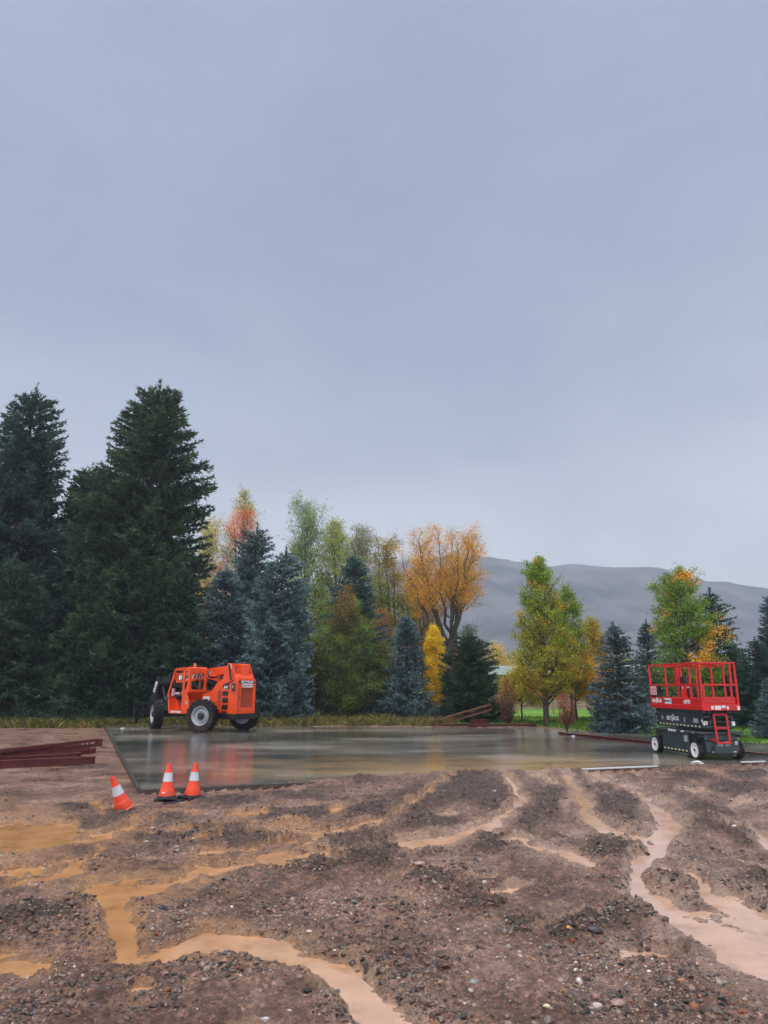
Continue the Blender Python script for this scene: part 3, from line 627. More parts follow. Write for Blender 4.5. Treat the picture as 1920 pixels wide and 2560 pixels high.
def build_haze():
    m = bpy.data.materials.new('haze_air'); m.use_nodes = True; nt = m.node_tree; nt.nodes.clear()
    o = nt.nodes.new('ShaderNodeOutputMaterial'); v = nt.nodes.new('ShaderNodeVolumePrincipled'); nt.links.new(v.outputs[0], o.inputs['Volume'])
    v.inputs['Color'].default_value = (.80,.89,1,1); v.inputs['Density'].default_value = .0009; v.inputs['Anisotropy'].default_value = .2
    mb = MB(); mb.box(-1900, 1900, -160, 1720, -8, 330)
    tag(mb.obj('haze', m), kind='stuff')
build_haze()
# ------------------------------------------------------------------ trees
def tris_from_tufts(rng, P0, D, ln, wd_, spread, up, K):
    n = len(P0)
    P0 = np.repeat(P0, K, 0); D = np.repeat(D, K, 0); ln = np.repeat(ln, K)
    d = D+rng.normal(0, spread, D.shape); d[:, 2] += up; d /= np.linalg.norm(d, axis=1)[:, None]
    q = rng.normal(size=d.shape); s = np.cross(d, q); s /= np.linalg.norm(s, axis=1)[:, None]+1e-9
    ln = ln*rng.uniform(.7, 1.3, len(ln)); w2 = wd_*ln[:, None]
    a = P0-s*w2; b = P0+s*w2; c = P0+d*ln[:, None]
    V = np.stack([a, b, c], 1).reshape(-1, 3)
    return V, np.arange(len(V)).reshape(-1, 3)
def tubes(segs, n=5):
    A = np.array([s[0] for s in segs], float); B = np.array([s[1] for s in segs], float); r0 = np.array([s[2] for s in segs]); r1 = np.array([s[3] for s in segs])
    d = B-A; d /= np.linalg.norm(d, axis=1)[:, None]+1e-9
    u = np.where(np.abs(d[:, 2:3]) > .9, np.array([[1., 0, 0]]), np.array([[0, 0, 1.]]))
    s = np.cross(d, u); s /= np.linalg.norm(s, axis=1)[:, None]+1e-9; t = np.cross(d, s)
    an = np.arange(n)*2*np.pi/n; c, sn = np.cos(an), np.sin(an)
    ring = s[:, None]*c[None, :, None]+t[:, None]*sn[None, :, None]
    V = np.concatenate([A[:, None]+ring*r0[:, None, None], B[:, None]+ring*r1[:, None, None]], 1).reshape(-1, 3)
    i = np.arange(n); f = np.stack([i, (i+1) % n, n+(i+1) % n, n+i], -1)
    F = (f[None]+(np.arange(len(segs))*2*n)[:, None, None]).reshape(-1, 4)
    return V, F
def spruce_mesh(seed, H, R, nb, tuft=.17, K=3, power=.8, skirt=.25, top_el=55, round_top=0.0, low_el=-12, colr=((.018,.045,.030),(.055,.095,.065)), needle=.2, gappy=.25, nw=.17):
    rng = np.random.default_rng(seed); PP = []; DD = []; LL = []; TT = []; BR = []; segs = []
    bend = rng.normal(0, .012*H, 2)
    def axis(t): return np.array([bend[0]*t*t, bend[1]*t*t, t*H])
    for i in range(14): segs.append((axis(i/14), axis((i+1)/14), .018*H*(1-i/14)+.015, .018*H*(1-(i+1)/14)+.012))
    lump_a = rng.uniform(0, 6.28, 5)
    t = skirt/H; bi = 0
    ts = np.sort(rng.uniform(0, 1, nb)**1.12)*(1-skirt/H)*.985+skirt/H
    for t in ts:
        az = bi*2.399+rng.normal(0, .35); bi += 1
        prof = (1-t)**power
        if round_top: prof = max(prof, 0)*(1-round_top)+round_top*math.sqrt(max(0, 1-t**3.2))
        low = .82+.18*min(1, t/.12)
        lump = 1+gappy*math.sin(az*2+lump_a[0]+t*7)*.5+gappy*math.sin(az*3+lump_a[1]-t*13)*.45
        L = R*prof*low*lump*rng.uniform(.84, 1.07)+.05+.17*min(1, (1-t)*7)
        el = R_(low_el+(top_el-low_el)*t**1.8+rng.normal(0, 5)); te = min(math.tan(el), (H*1.0-t*H)/L/.7+.05)
        d = np.array([math.cos(az), math.sin(az), 0]); sd_ = np.array([-math.sin(az), math.cos(az), 0])
        cv = rng.uniform(.02, .22)*(1-t)-.05; b0 = axis(t)
        def bp(s): return b0+d*(L*s)+np.array([0,0,1])*(L*(s*te*(1-.3*s)+cv*s*s-.10*(1-t)*math.sin(s*3.14)))+sd_*L*.06*math.sin(s*4+az)
        pts = [bp(s) for s in np.linspace(0, 1, 6)]
        for a_ in range(5): segs.append((pts[a_], pts[a_+1], max(.012, .011*L*(1-a_/5)+.006), max(.008, .011*L*(1-(a_+1)/5)+.005)))
        nb0 = sum(len(q_) for q_ in PP[-1:])*0; br_ = rng.uniform(); k0 = len(PP)
        n2 = max(4, int(L/.15)); ss = np.linspace(.16 if L > 1.2 else .05, 1, n2)
        for j, s in enumerate(ss):
            p = bp(s); dv = bp(min(1, s+.05))-bp(s-.05); dv /= np.linalg.norm(dv)+1e-9
            sg = 1 if j % 2 else -1
            an = R_(58-22*s+rng.normal(0, 7)); l2 = (.40*L*(1-s)**.75*rng.uniform(.6, 1.15)+.16+.05*rng.uniform())*(.35+.65*min(1, s/.35))
            l2 = min(l2, 1.15)
            td = dv*math.cos(an)+sd_*sg*math.sin(an)+np.array([0, 0, rng.normal(-.13, .14)]); td /= np.linalg.norm(td)
            nt_ = max(1, int(l2/tuft)); u = (np.arange(nt_)+rng.uniform(0, 1, nt_)*.7)/nt_
            pos = p+td*(u*l2)[:, None]; pos[:, 2] -= .10*l2*u*u
            PP.append(pos); DD.append(np.tile(td, (nt_, 1))); LL.append(np.full(nt_, needle*(1.0 if L > .7 else .8))); TT.append(np.clip(s*.55+u*.45, 0, 1)*np.ones(nt_))
            if s > .3:
                PP.append(p[None]); DD.append(dv[None]); LL.append(np.array([needle])); TT.append(np.array([s]))
        BR += [np.full(len(q_), br_) for q_ in PP[k0:]]
    top = axis(1.0); k = 14
    k = 26; u = rng.uniform(.93, 1.045, k); PP.append(np.array([axis(q) for q in u])); DD.append(np.tile([0,0,1.], (k, 1))+rng.normal(0, .3, (k, 3))); LL.append(np.full(k, needle)); TT.append(np.ones(k)); BR.append(np.ones(k)*.6); BR = np.repeat(np.concatenate(BR), K*3)
    PP = np.concatenate(PP); DD = np.concatenate(DD); LL = np.concatenate(LL); TT = np.concatenate(TT)
    V, F = tris_from_tufts(rng, PP, DD, LL, nw, .5, .10, K)
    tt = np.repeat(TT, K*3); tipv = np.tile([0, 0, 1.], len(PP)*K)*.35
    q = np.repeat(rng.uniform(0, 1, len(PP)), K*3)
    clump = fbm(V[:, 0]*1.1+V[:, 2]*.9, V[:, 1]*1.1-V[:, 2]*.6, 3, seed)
    mixv = np.clip(-.04+.55*tt**3+tipv+.25*(q-.5)+.45*clump+.42*(BR-.5), 0, 1)[:, None]  # new growth pale at tips; inner shade and lit boughs painted in too
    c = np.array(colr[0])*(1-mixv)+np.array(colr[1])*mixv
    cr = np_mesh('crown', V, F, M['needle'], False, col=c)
    TV, TF = tubes(segs); tr = np_mesh('trunk', TV, TF, M['bark'], True)
    return cr, tr
def add_tree(name, cr, tr, loc, rz, sc, label, cat, group, tint=(1,1,1)):
    e = empty(name, loc, rz, label, cat, group); e.scale = sc
    a = link('trunk', tr, e); b = link('crown', cr, e); b.color = tuple(tint)+(1,)
    return e
def place(px, top, Y, hw, H0, R0):
    p = P(px, top, Y); z0 = -.08; H = p.z-z0; hw = hw*(1.12 if hw < 150 else 1.04)
    dep = Y*CT+(H/2-CAMH)*ST; R = hw/FPX*dep
    return (p.x, Y, z0), (R/R0, R/R0, H/H0*(.97 if H0 > 12 else .99))
GREEN = ((.008,.030,.020),(.095,.175,.115)); DGREEN = ((.008,.030,.015),(.105,.170,.075)); BLUE = ((.026,.060,.068),(.29,.42,.44))
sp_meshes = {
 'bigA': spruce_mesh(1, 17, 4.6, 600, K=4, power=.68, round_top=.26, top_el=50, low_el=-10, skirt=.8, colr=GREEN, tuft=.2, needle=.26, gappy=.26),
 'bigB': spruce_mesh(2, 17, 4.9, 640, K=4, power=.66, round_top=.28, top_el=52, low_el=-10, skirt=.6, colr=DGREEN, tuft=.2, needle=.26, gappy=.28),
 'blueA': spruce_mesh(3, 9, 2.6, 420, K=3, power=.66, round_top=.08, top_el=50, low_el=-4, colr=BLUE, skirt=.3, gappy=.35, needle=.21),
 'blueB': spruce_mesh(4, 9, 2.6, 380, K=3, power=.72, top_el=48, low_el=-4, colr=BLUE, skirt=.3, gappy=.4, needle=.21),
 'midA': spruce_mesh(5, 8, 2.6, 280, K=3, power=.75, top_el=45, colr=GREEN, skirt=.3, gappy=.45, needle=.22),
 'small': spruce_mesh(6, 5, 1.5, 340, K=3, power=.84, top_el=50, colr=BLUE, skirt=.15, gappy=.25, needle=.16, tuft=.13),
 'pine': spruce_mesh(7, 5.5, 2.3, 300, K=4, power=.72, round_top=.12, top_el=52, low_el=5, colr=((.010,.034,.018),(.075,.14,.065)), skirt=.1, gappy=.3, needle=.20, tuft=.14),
}
SPD = {'bigA': (17,4.6), 'bigB': (17,4.9), 'blueA': (9,2.6), 'blueB': (9,2.6), 'midA': (8,2.6), 'small': (5,1.5), 'pine': (5.5,2.3)}
GS = 'evergreens round the yard'
def spr(kind, px, top, Y, hw, label, tint=(1,1,1), rz=0, name='spruce_tree', cat='spruce tree'):
    loc, sc = place(px, top, Y, hw, *SPD[kind]); cr, tr = sp_meshes[kind]
    return add_tree(name, cr, tr, loc, rz, sc, label, cat, GS, tint)
spr('bigA', 88, 968, 39, 165, 'very tall dark green spruce at the far left edge, left of the tallest one', (.95,1,1.1), .3)
spr('bigB', 395, 962, 38, 195, 'tallest dark green spruce, standing directly behind the orange telehandler', (1,1,1), 1.1)
spr('bigA', -95, 1120, 36, 190, 'dark spruce cut off by the left picture edge in front of the tall pair', (.9,1,.95), 2.4)
spr('bigB', 232, 1165, 42, 120, 'dark spruce filling the gap between the two tallest spruces', (.9,.95,.9), 3.1)
spr('midA', 40, 1400, 35, 130, 'low bushy green spruce below the tall one at the far left', (1.05,1.1,.9), .8)
spr('midA', 330, 1440, 35.5, 120, 'low bushy spruce behind the black fork carriage of the telehandler', (1.0,1.05,.85), 1.9)
spr('midA', 105, 1480, 36.5, 70, 'short dim spruce between the two low bushy spruces on the left', (.9,.95,.8), 4.4)
spr('midA', 465, 1420, 36, 110, 'green spruce at the right foot of the tallest spruce, above the orange cab', (1,1.05,.9), 5.2)
spr('blueA', 637, 1322, 41, 95, 'dark blue spruce with the highest tip among the blue ones behind the telehandler', (.65,.75,.76), 2.2, 'blue_spruce')
spr('blueB', 570, 1425, 37, 115, 'dull blue spruce rising just above the tail of the telehandler', (.85,.85,.88), .5, 'blue_spruce')
spr('blueA', 700, 1380, 35.5, 96, 'bright silvery blue spruce right of the telehandler', (.95,1.0,.98), 1.2, 'blue_spruce')
spr('blueB', 885, 1392, 44, 98, 'dark teal spruce rising behind the big round bush', (.42,.58,.50), 3.8, 'blue_spruce')
spr('small', 1018, 1545, 37, 64, 'narrow blue spruce left of the bright yellow tree', (.92,.96,.96), 1.0, 'blue_spruce')
spr('pine', 1172, 1592, 36, 80, 'broad dark green pine behind the raised end of the tilted rusty joist', (1,1,1), .9, 'pine_tree', 'pine tree')
spr('blueB', 1105, 1660, 40, 42, 'small dim blue spruce half hidden between yellow tree and dark pine', (.7,.8,.8), 4.9, 'blue_spruce')
spr('small', 1540, 1566, 27.5, 76, 'blue spruce standing alone on the lawn left of the red lift', (.80,.80,.82), 2.0, 'blue_spruce')
spr('small', 1612, 1560, 36, 48, 'dark spruce mostly hidden behind the left of the yellowing aspen', (.5,.6,.55), 4.0, 'blue_spruce')
spr('midA', 1772, 1482, 34, 88, 'open dark spruce behind the right side of the yellowing aspen', (.9,1.15,1.2), .4)
spr('midA', 1885, 1600, 31, 80, 'short dark spruce behind the right rear of the red lift', (.85,1.05,1.15), 2.9)
spr('blueA', 1925, 1492, 32, 66, 'tall blue spruce at the right picture edge', (.55,.62,.68), 5.5, 'blue_spruce')
spr('small', 1935, 1690, 24.5, 60, 'small near blue spruce cut by the right picture edge', (.75,.8,.8), 3.3, 'blue_spruce')
spr('midA', 1830, 1620, 37, 70, 'low spruce seen through the platform rails of the red lift', (.8,1,1.05), 1.3)
# ------------------------------------------------------------------ broadleaf trees
def broadleaf(seed, H, R, prof, nleaf, lsize, colfn, kind='leader', c0=.15, nb=60, wob=.02, trunk_r=None, asc=50, sub=7, sigma=.16, bark='bark', lean=0.0, stems=6, fork=.3, wid=.5, s0=.22, tmin=.72):
    rng = np.random.default_rng(seed); segs = []; anch = []; wts = []; nleaf = int(nleaf*1.9); lsize *= .68
    tr_ = trunk_r or .016*H
    def prf(t): return np.interp(t, [p[0] for p in prof], [p[1] for p in prof])
    def curve(p, d, L, r0, n, upb=.0, wig=.12, out=None):
        pts = [np.array(p, float)]; d = np.array(d, float)
        for i in range(n):
            d = d+rng.normal(0, wig, 3)+np.array([0, 0, upb]); d /= np.linalg.norm(d)
            pts.append(pts[-1]+d*L/n)
            segs.append((pts[-2], pts[-1], max(.006, r0*(1-i/n*.85)), max(.005, r0*(1-(i+1)/n*.85))))
        return pts, d
    def twigs(pts, L, r0, k, a0=.25, lf=1.0):
        w0 = rng.lognormal(0, .55)
        for j in range(k):
            s = a0+(1-a0)*(j+rng.uniform())/k; q = s*(len(pts)-1); a = min(int(q), len(pts)-2)
            p = pts[a]+(pts[a+1]-pts[a])*(q-a); dv = pts[a+1]-pts[a]; dv = dv/np.linalg.norm(dv)
            rd = rng.normal(size=3); rd -= dv*rd.dot(dv); rd /= np.linalg.norm(rd)
            td = dv*.75+rd*.75+np.array([0, 0, .12]); td /= np.linalg.norm(td)
            l = L*(.42*(1-s)+.14)*rng.uniform(.7, 1.2)*lf
            pp, _ = curve(p, td, l, r0*.35, 3, .05, .2)
            w = w0*rng.lognormal(0, .4)
            for x in pp[1:]: anch.append(x); wts.append(w*l)
            anch.append((pp[-1]+pp[-2])/2); wts.append(w*l)
        for x in pts[len(pts)//2:]: anch.append(x); wts.append(w0*.15*L)
    if kind == 'leader':
        n = 12; ax = [np.zeros(3)]
        for i in range(n):
            ax.append(np.array([lean*(i+1)/n, 0, 0])*H+np.array([rng.normal(0, wob*R), rng.normal(0, wob*R), (i+1)/n*H*.97])); segs.append((ax[-2], ax[-1], tr_*(1-i/n)+.01, tr_*(1-(i+1)/n)+.008))
        for i in range(nb):
            t = c0+(.96-c0)*((i+rng.uniform())/nb); q = t*n; a = min(int(q), n-1); p = ax[a]+(ax[a+1]-ax[a])*(q-a)
            az = i*2.399+rng.normal(0, .4); e = R_(asc*(.55+.55*t)+rng.normal(0, 7))
            # branch tip at height t + rise, inside the envelope
            rr = R*prf(min(1, t+.08)); L = min(rr/math.cos(e)*rng.uniform(.75, 1.1)+.15, (1.02-t)*H/max(.2, math.sin(e))+.2)
            d = np.array([math.cos(az)*math.cos(e), math.sin(az)*math.cos(e), math.sin(e)])
            pts, _ = curve(p, d, L, tr_*.32*(1-t)+.012, 5, .03, .10)
            twigs(pts, L, tr_*.32*(1-t)+.012, sub)
        pts = ax[-3:]; twigs(pts, .1*H, .02, 6)
    elif kind == 'vase':
        fz = fork*H; ax = [np.zeros(3)]
        for i in range(4): ax.append(np.array([lean*H*(i+1)/4+rng.normal(0, .01*H), rng.normal(0, .01*H), fz*(i+1)/4])); segs.append((ax[-2], ax[-1], tr_*(1.1-.1*i), tr_*(1.0-.1*i)))
        for k in range(stems):
            az = k*2*math.pi/stems+rng.normal(0, .3); tt = rng.uniform(tmin, 1.0) if k else .97
            rr = R*prf(tt)*rng.uniform(.35, .95)*(1 if k else .15)
            end = np.array([lean*H+rr*math.cos(az), rr*math.sin(az), tt*H*.96]); st = ax[-1]-np.array([0, 0, rng.uniform(0, .35)*fz])
            mid = st*.5+end*.5+np.array([rr*.22*math.cos(az), rr*.22*math.sin(az), -.04*H]); n = 9; pts = []
            for i in range(n+1):
                u = i/n; x = st*(1-u)**2+2*mid*u*(1-u)+end*u*u+rng.normal(0, .008*H, 3)*(0 < i < n); pts.append(x)
            for i in range(n): segs.append((pts[i], pts[i+1], tr_*.6*(1-i/n*.9), tr_*.6*(1-(i+1)/n*.9)))
            nbr = nb//stems
            for j in range(nbr):
                s = s0+(1-s0)*(j+rng.uniform())/nbr; q = s*n; a = min(int(q), n-1); p = pts[a]+(pts[a+1]-pts[a])*(q-a); dv = pts[a+1]-pts[a]; dv /= np.linalg.norm(dv)
                th = p[2]/H; rd = np.array([p[0]-lean*H, p[1], 0])*.6/max(.3, R)+np.array([*rng.normal(0, 1, 2), 0]); rd /= np.linalg.norm(rd)
                d = dv*.7+rd*.8+np.array([0, 0, .15]); d /= np.linalg.norm(d)
                L = (.34*(1-s)+.16)*H*.5*rng.uniform(.6, 1.1)
                pp, _ = curve(p, d, L, tr_*.22*(1-s)+.012, 5, .04, .12); twigs(pp, L, tr_*.15*(1-s)+.010, sub, .2)
    else:  # bush: many stems from the base
        for k in range(nb):
            az = k*2.399; f = math.sqrt((k+.5)/nb); tt = 1-.75*f**2.2*rng.uniform(.3, 1); rr = R*prf(tt)*f
            st = np.array([.12*R*math.cos(az), .12*R*math.sin(az), 0]); end = np.array([rr*math.cos(az), rr*math.sin(az), tt*H*.97]); mid = st*.5+end*.5+np.array([rr*.25*math.cos(az), rr*.25*math.sin(az), 0]); n = 8
            pts = [st*(1-u)**2+2*mid*u*(1-u)+end*u*u+rng.normal(0, .01*H, 3) for u in np.linspace(0, 1, n+1)]
            for i in range(n): segs.append((pts[i], pts[i+1], tr_*.5*(1-i/n*.85), tr_*.5*(1-(i+1)/n*.85)))
            for j in range(6):
                s = .15+.85*(j+rng.uniform())/6; q = s*n; a = min(int(q), n-1); p = pts[a]+(pts[a+1]-pts[a])*(q-a); dv = pts[a+1]-pts[a]; dv /= np.linalg.norm(dv)
                rd = rng.normal(size=3); d = dv*.6+rd*.5; d /= np.linalg.norm(d); L = .30*R*rng.uniform(.7, 1.3)
                pp, _ = curve(p, d, L, .02, 4, .03, .15); twigs(pp, L, .014, sub, .15)
    A = np.array(anch); W = np.array(wts); W /= W.sum()
    A = A[(A[:, 2] > .02*H)|(kind == 'bush')] if False else A
    idx = rng.choice(len(A), nleaf, p=W); p = A[idx]+rng.normal(0, sigma, (nleaf, 3))*np.array([1, 1, .8]); p[:, 2] = np.maximum(p[:, 2], .1)
    a = rng.normal(size=(nleaf, 3)); a /= np.linalg.norm(a, axis=1)[:, None]; b = np.cross(a, rng.normal(size=(nleaf, 3))); b /= np.linalg.norm(b, axis=1)[:, None]
    l = lsize*rng.uniform(.6, 1.25, nleaf)[:, None]
    V = np.stack([p-a*l*.5, p+b*l*wid*.5, p+a*l*.5, p-b*l*wid*.5], 1).reshape(-1, 3)
    F = np.arange(len(V)).reshape(-1, 4)
    c = 1.6*colfn(p, p[:, 2]/H, np.hypot(p[:, 0], p[:, 1])/R, rng, A[idx]); c = np.repeat(c*rng.uniform(.45, 1.6, (nleaf, 1)), 4, 0)
    cr = np_mesh('crown', V, F, M['leaf'], False, col=np.clip(c, 0, 1))
    TV, TF = tubes(segs); tr = np_mesh('trunk', TV, TF, M[bark], True)
    return cr, tr
def pick(rng, n, cols, w, base=None):
    i = rng.choice(len(cols), n, p=np.array(w)/sum(w)); return np.array(cols)[i]
def lerp(a, b, t): t = np.clip(t, 0, 1)[:, None]; return np.array(a)*(1-t)+np.array(b)*t
YG, OL, GRN, YEL, ORG, RED, BRN, PINK, GOLD = (.20,.22,.022), (.13,.15,.018), (.065,.13,.020), (.55,.34,.015), (.50,.20,.018), (.36,.06,.03), (.20,.11,.03), (.50,.16,.07), (.42,.27,.03)
def cf(lo, hi, t0=.2, t1=.8, spot=None, amt=0, seed=0, sc=.8):
    def f(p, t, r, rng, A):
        c = lerp(lo, hi, (t-t0)/(t1-t0)+.45*fbm(A[:, 0]*sc+A[:, 2]*sc, A[:, 1]*sc-A[:, 2]*sc*.7, 3, seed))
        if spot is not None:
            n = fbm(A[:, 0]*sc*.8+A[:, 2]*sc*.9+30, A[:, 1]*sc*.6-A[:, 2]*sc, 2, seed+9)
            k = sstep(.35-amt, .55-amt, n)[:, None]; c = c*(1-k)+np.array(spot)*k
        return c
    return f
CONE = [(0,.25),(.1,.8),(.3,1),(.6,.75),(.85,.35),(1,.08)]; OVAL = [(0,.3),(.15,.75),(.4,1),(.65,.9),(.85,.55),(1,.12)]; COLM = [(0,.5),(.15,.9),(.5,1),(.8,.7),(1,.12)]; VASE = [(0,.1),(.3,.4),(.55,.85),(.75,1),(.9,.8),(1,.35)]
GB = 'broadleaf trees in autumn colours'
def brd(px, top, Y, hw, label, name='deciduous_tree', cat='tree', rz=0, base_z=-.08, group=GB, **k):
    p = P(px, top, Y); H = p.z-base_z; dep = Y*CT+(H*.5-CAMH)*ST; R = hw/FPX*dep
    cr, tr = broadleaf(H=H, R=R, **k)
    e = add_tree(name, cr, tr, (p.x, Y, base_z), rz, (1,1,1), label, cat, group)
    return e
brd(612, 1205, 62, 86, 'tall thin cottonwood with pink and cream leaves behind the blue spruces', seed=21, prof=CONE, nleaf=12000, lsize=.24, c0=.25, nb=80, asc=62, sub=8, sigma=.24,
    colfn=lambda p, t, r, rng, A: np.where((fbm(A[:,0]*.5+3, A[:,2]*.35, 2, 4) > -.25)[:, None]*(t < .86)[:, None]*(t > .4)[:, None], pick(rng, len(t), [(.75,.17,.08),(.65,.26,.14),(.6,.42,.28)], [5,3,2]), pick(rng, len(t), [(.42,.38,.24),(.22,.20,.14),(.36,.30,.09)], [4,3,3])))
brd(525, 1290, 60, 45, 'golden leaved tree peeping out right of the tallest spruce', seed=22, prof=OVAL, nleaf=9000, lsize=.26, c0=.2, nb=50, asc=55, sigma=.35, colfn=cf(GOLD, (.36,.30,.12), seed=2))
brd(768, 1240, 60, 84, 'tall pale green cottonwood with a thin grey green top, left of its row', seed=23, prof=CONE, nleaf=12500, lsize=.24, c0=.12, nb=85, asc=66, sub=8, sigma=.24, colfn=cf((.15,.21,.035), (.22,.27,.16), .5, .95, seed=3))
brd(840, 1295, 61, 76, 'yellow green cottonwood second from the left of the tall row', seed=24, prof=OVAL, nleaf=13000, lsize=.24, c0=.1, nb=80, asc=62, sub=8, sigma=.24, colfn=cf((.20,.24,.03), (.26,.28,.08), seed=4))
brd(905, 1312, 63, 68, 'thin brownish green cottonwood behind the dark teal spruce', seed=25, prof=OVAL, nleaf=9000, lsize=.24, c0=.15, nb=70, asc=64, sub=8, sigma=.24, colfn=cf((.22,.20,.03), (.20,.19,.10), seed=5))
brd(985, 1326, 58, 90, 'olive brown cottonwood with bare dark limbs left of the big orange tree', seed=26, prof=VASE, nleaf=17000, lsize=.23, kind='vase', fork=.16, stems=7, nb=84, sub=7, sigma=.32, trunk_r=.22, colfn=cf((.20,.15,.03), (.24,.17,.03), seed=6, spot=(.15,.17,.03), amt=.2))
brd(1060, 1420, 60, 60, 'half bare brown tree between the olive and the big orange cottonwoods', seed=27, prof=VASE, nleaf=7000, lsize=.22, kind='vase', fork=.12, stems=6, nb=72, sub=7, sigma=.35, trunk_r=.18, colfn=cf((.20,.12,.03), (.30,.16,.03), seed=7))
brd(1118, 1296, 54, 128, 'big orange cottonwood with spreading fan of limbs on a bare trunk', seed=28, prof=[(0,.1),(.3,.3),(.5,.8),(.65,1),(.85,1),(.95,.8),(1,.5)], nleaf=27000, lsize=.16, kind='vase', fork=.36, stems=13, nb=182, s0=.34, tmin=.76, sub=8, sigma=.26, trunk_r=.24, bark='bark',
    colfn=cf((.50,.21,.03), (.60,.26,.03), seed=8, spot=(.34,.20,.04), amt=.15))
brd(868, 1478, 37, 108, 'big round bush, olive green with a rusty brown top, right of the silvery blue spruce', name='large_bush', cat='bush', seed=29, prof=[(0,.8),(.2,1),(.5,.9),(.75,.6),(.9,.32),(1,.1)], nleaf=42000, lsize=.12, kind='bush', nb=60, sub=6, sigma=.13,
    colfn=cf((.060,.095,.016), (.20,.105,.026), .55, 1.05, seed=9, spot=(.12,.17,.022), amt=.22, sc=1.2))
brd(775, 1580, 38, 52, 'olive green shrub wedged between silvery blue spruce and the round bush', name='large_bush', cat='bush', seed=30, prof=OVAL, nleaf=15000, lsize=.13, kind='bush', nb=36, sub=5, sigma=.16, colfn=cf((.06,.08,.014), (.14,.17,.02), seed=10))
brd(952, 1600, 38, 56, 'dark green shrub between the round bush and the narrow blue spruce', name='large_bush', cat='bush', seed=31, prof=OVAL, nleaf=15000, lsize=.13, kind='bush', nb=36, sub=5, sigma=.16, colfn=cf((.035,.055,.012), (.10,.10,.02), seed=11))
brd(950, 1520, 50, 60, 'rusty leaved bushy tree low behind the narrow blue spruce', seed=32, prof=OVAL, nleaf=10000, lsize=.18, kind='bush', nb=30, sub=5, sigma=.25, colfn=cf((.14,.10,.03), (.22,.09,.035), seed=12))
brd(1083, 1560, 37, 19, 'narrow bright yellow tree between blue spruce and dark pine', name='yellow_poplar', cat='tree', seed=33, prof=COLM, nleaf=17000, lsize=.115, c0=.14, nb=60, asc=60, sub=6, sigma=.10, trunk_r=.05, bark='bark_pale', colfn=cf((.62,.31,.008), (.66,.37,.015), seed=13))
brd(1170, 1552, 95, 44, 'misty grey green tree top far behind the dark pine', seed=34, prof=OVAL, nleaf=9000, lsize=.35, kind='bush', nb=30, sub=5, sigma=.5, colfn=cf((.06,.07,.05), (.08,.09,.06), seed=14))
brd(1125, 1600, 70, 40, 'small orange tinged tree low behind the dark pine', seed=35, prof=OVAL, nleaf=7000, lsize=.24, kind='bush', nb=24, sub=5, sigma=.3, colfn=cf((.30,.16,.03), (.40,.20,.03), seed=15))
brd(1100, 1585, 66, 45, 'green leafy tree directly behind the narrow yellow tree', seed=46, prof=OVAL, nleaf=7000, lsize=.24, kind='bush', nb=24, sub=5, sigma=.3, colfn=cf((.06,.10,.03), (.10,.14,.04), seed=15))
for i, (px, top, Y, hw, c1, lab) in enumerate([(1240,1612,120,46,(.34,.24,.04),'far yellow tree left of the pale roofed shed'),(1300,1622,130,46,(.28,.22,.05),'far olive yellow tree directly above the pale roofed shed'),(1385,1618,125,50,(.32,.18,.04),'far orange brown tree behind the green gold birch'),(1200,1630,140,40,(.22,.20,.05),'far dull yellow tree behind the dark pine'),(1560,1650,110,60,(.16,.17,.05),'far olive tree hidden low behind the lone blue spruce'),(1700,1650,100,70,(.12,.14,.05),'far green tree low behind the yellowing aspen')]):
    brd(px, top, Y, hw, lab, seed=50+i, prof=OVAL, nleaf=6000, lsize=.42, kind='bush', nb=22, sub=4, sigma=.6, colfn=cf(c1, tuple(x*1.2 for x in c1), seed=16+i))
brd(1345, 1376, 32, 74, 'tall green gold birch with a dark trunk standing at the far corner of the slab', name='birch_tree', cat='birch', seed=36, prof=[(0,.45),(.12,.95),(.3,1),(.55,.85),(.75,.58),(.9,.28),(1,.06)], nleaf=25000, lsize=.115, c0=.11, nb=120, asc=57, sub=8, sigma=.09, trunk_r=.14,
    colfn=cf((.30,.23,.018), (.15,.23,.022), .2, .75, seed=18, spot=(.40,.23,.02), amt=.08, sc=.9))
brd(1412, 1455, 35, 44, 'shorter green birch joined to the right side of the tall birch', name='birch_tree', cat='birch', seed=37, prof=OVAL, nleaf=15000, lsize=.12, c0=.2, nb=64, asc=50, sub=7, sigma=.11, trunk_r=.10, colfn=cf((.27,.19,.02), (.15,.20,.025), seed=19))
brd(1478, 1542, 40, 42, 'golden brown conical tree left of the lone blue spruce', seed=38, prof=CONE, nleaf=16000, lsize=.13, c0=.15, nb=60, asc=50, sub=7, sigma=.18, colfn=cf((.33,.19,.02), (.27,.24,.03), .5, 1, seed=20))
brd(1432, 1640, 36, 58, 'low spreading golden orange tree right of the tall birch trunk', seed=39, prof=OVAL, nleaf=15000, lsize=.12, c0=.32, nb=50, asc=35, sub=6, sigma=.18, trunk_r=.06, colfn=cf((.40,.20,.02), (.45,.24,.02), seed=21))
brd(1502, 1655, 37, 40, 'small yellow orange tree close behind the lone blue spruce', seed=40, prof=OVAL, nleaf=9000, lsize=.12, c0=.32, nb=40, asc=35, sub=6, sigma=.16, trunk_r=.05, colfn=cf((.42,.22,.02), (.36,.24,.03), seed=22))
brd(1300, 1668, 35, 44, 'small yellow leaved tree between the dark pine and the tall birch trunk', seed=41, prof=OVAL, nleaf=9000, lsize=.12, c0=.3, nb=40, asc=38, sub=6, sigma=.18, trunk_r=.05, colfn=cf((.34,.25,.02), (.30,.26,.025), seed=23))
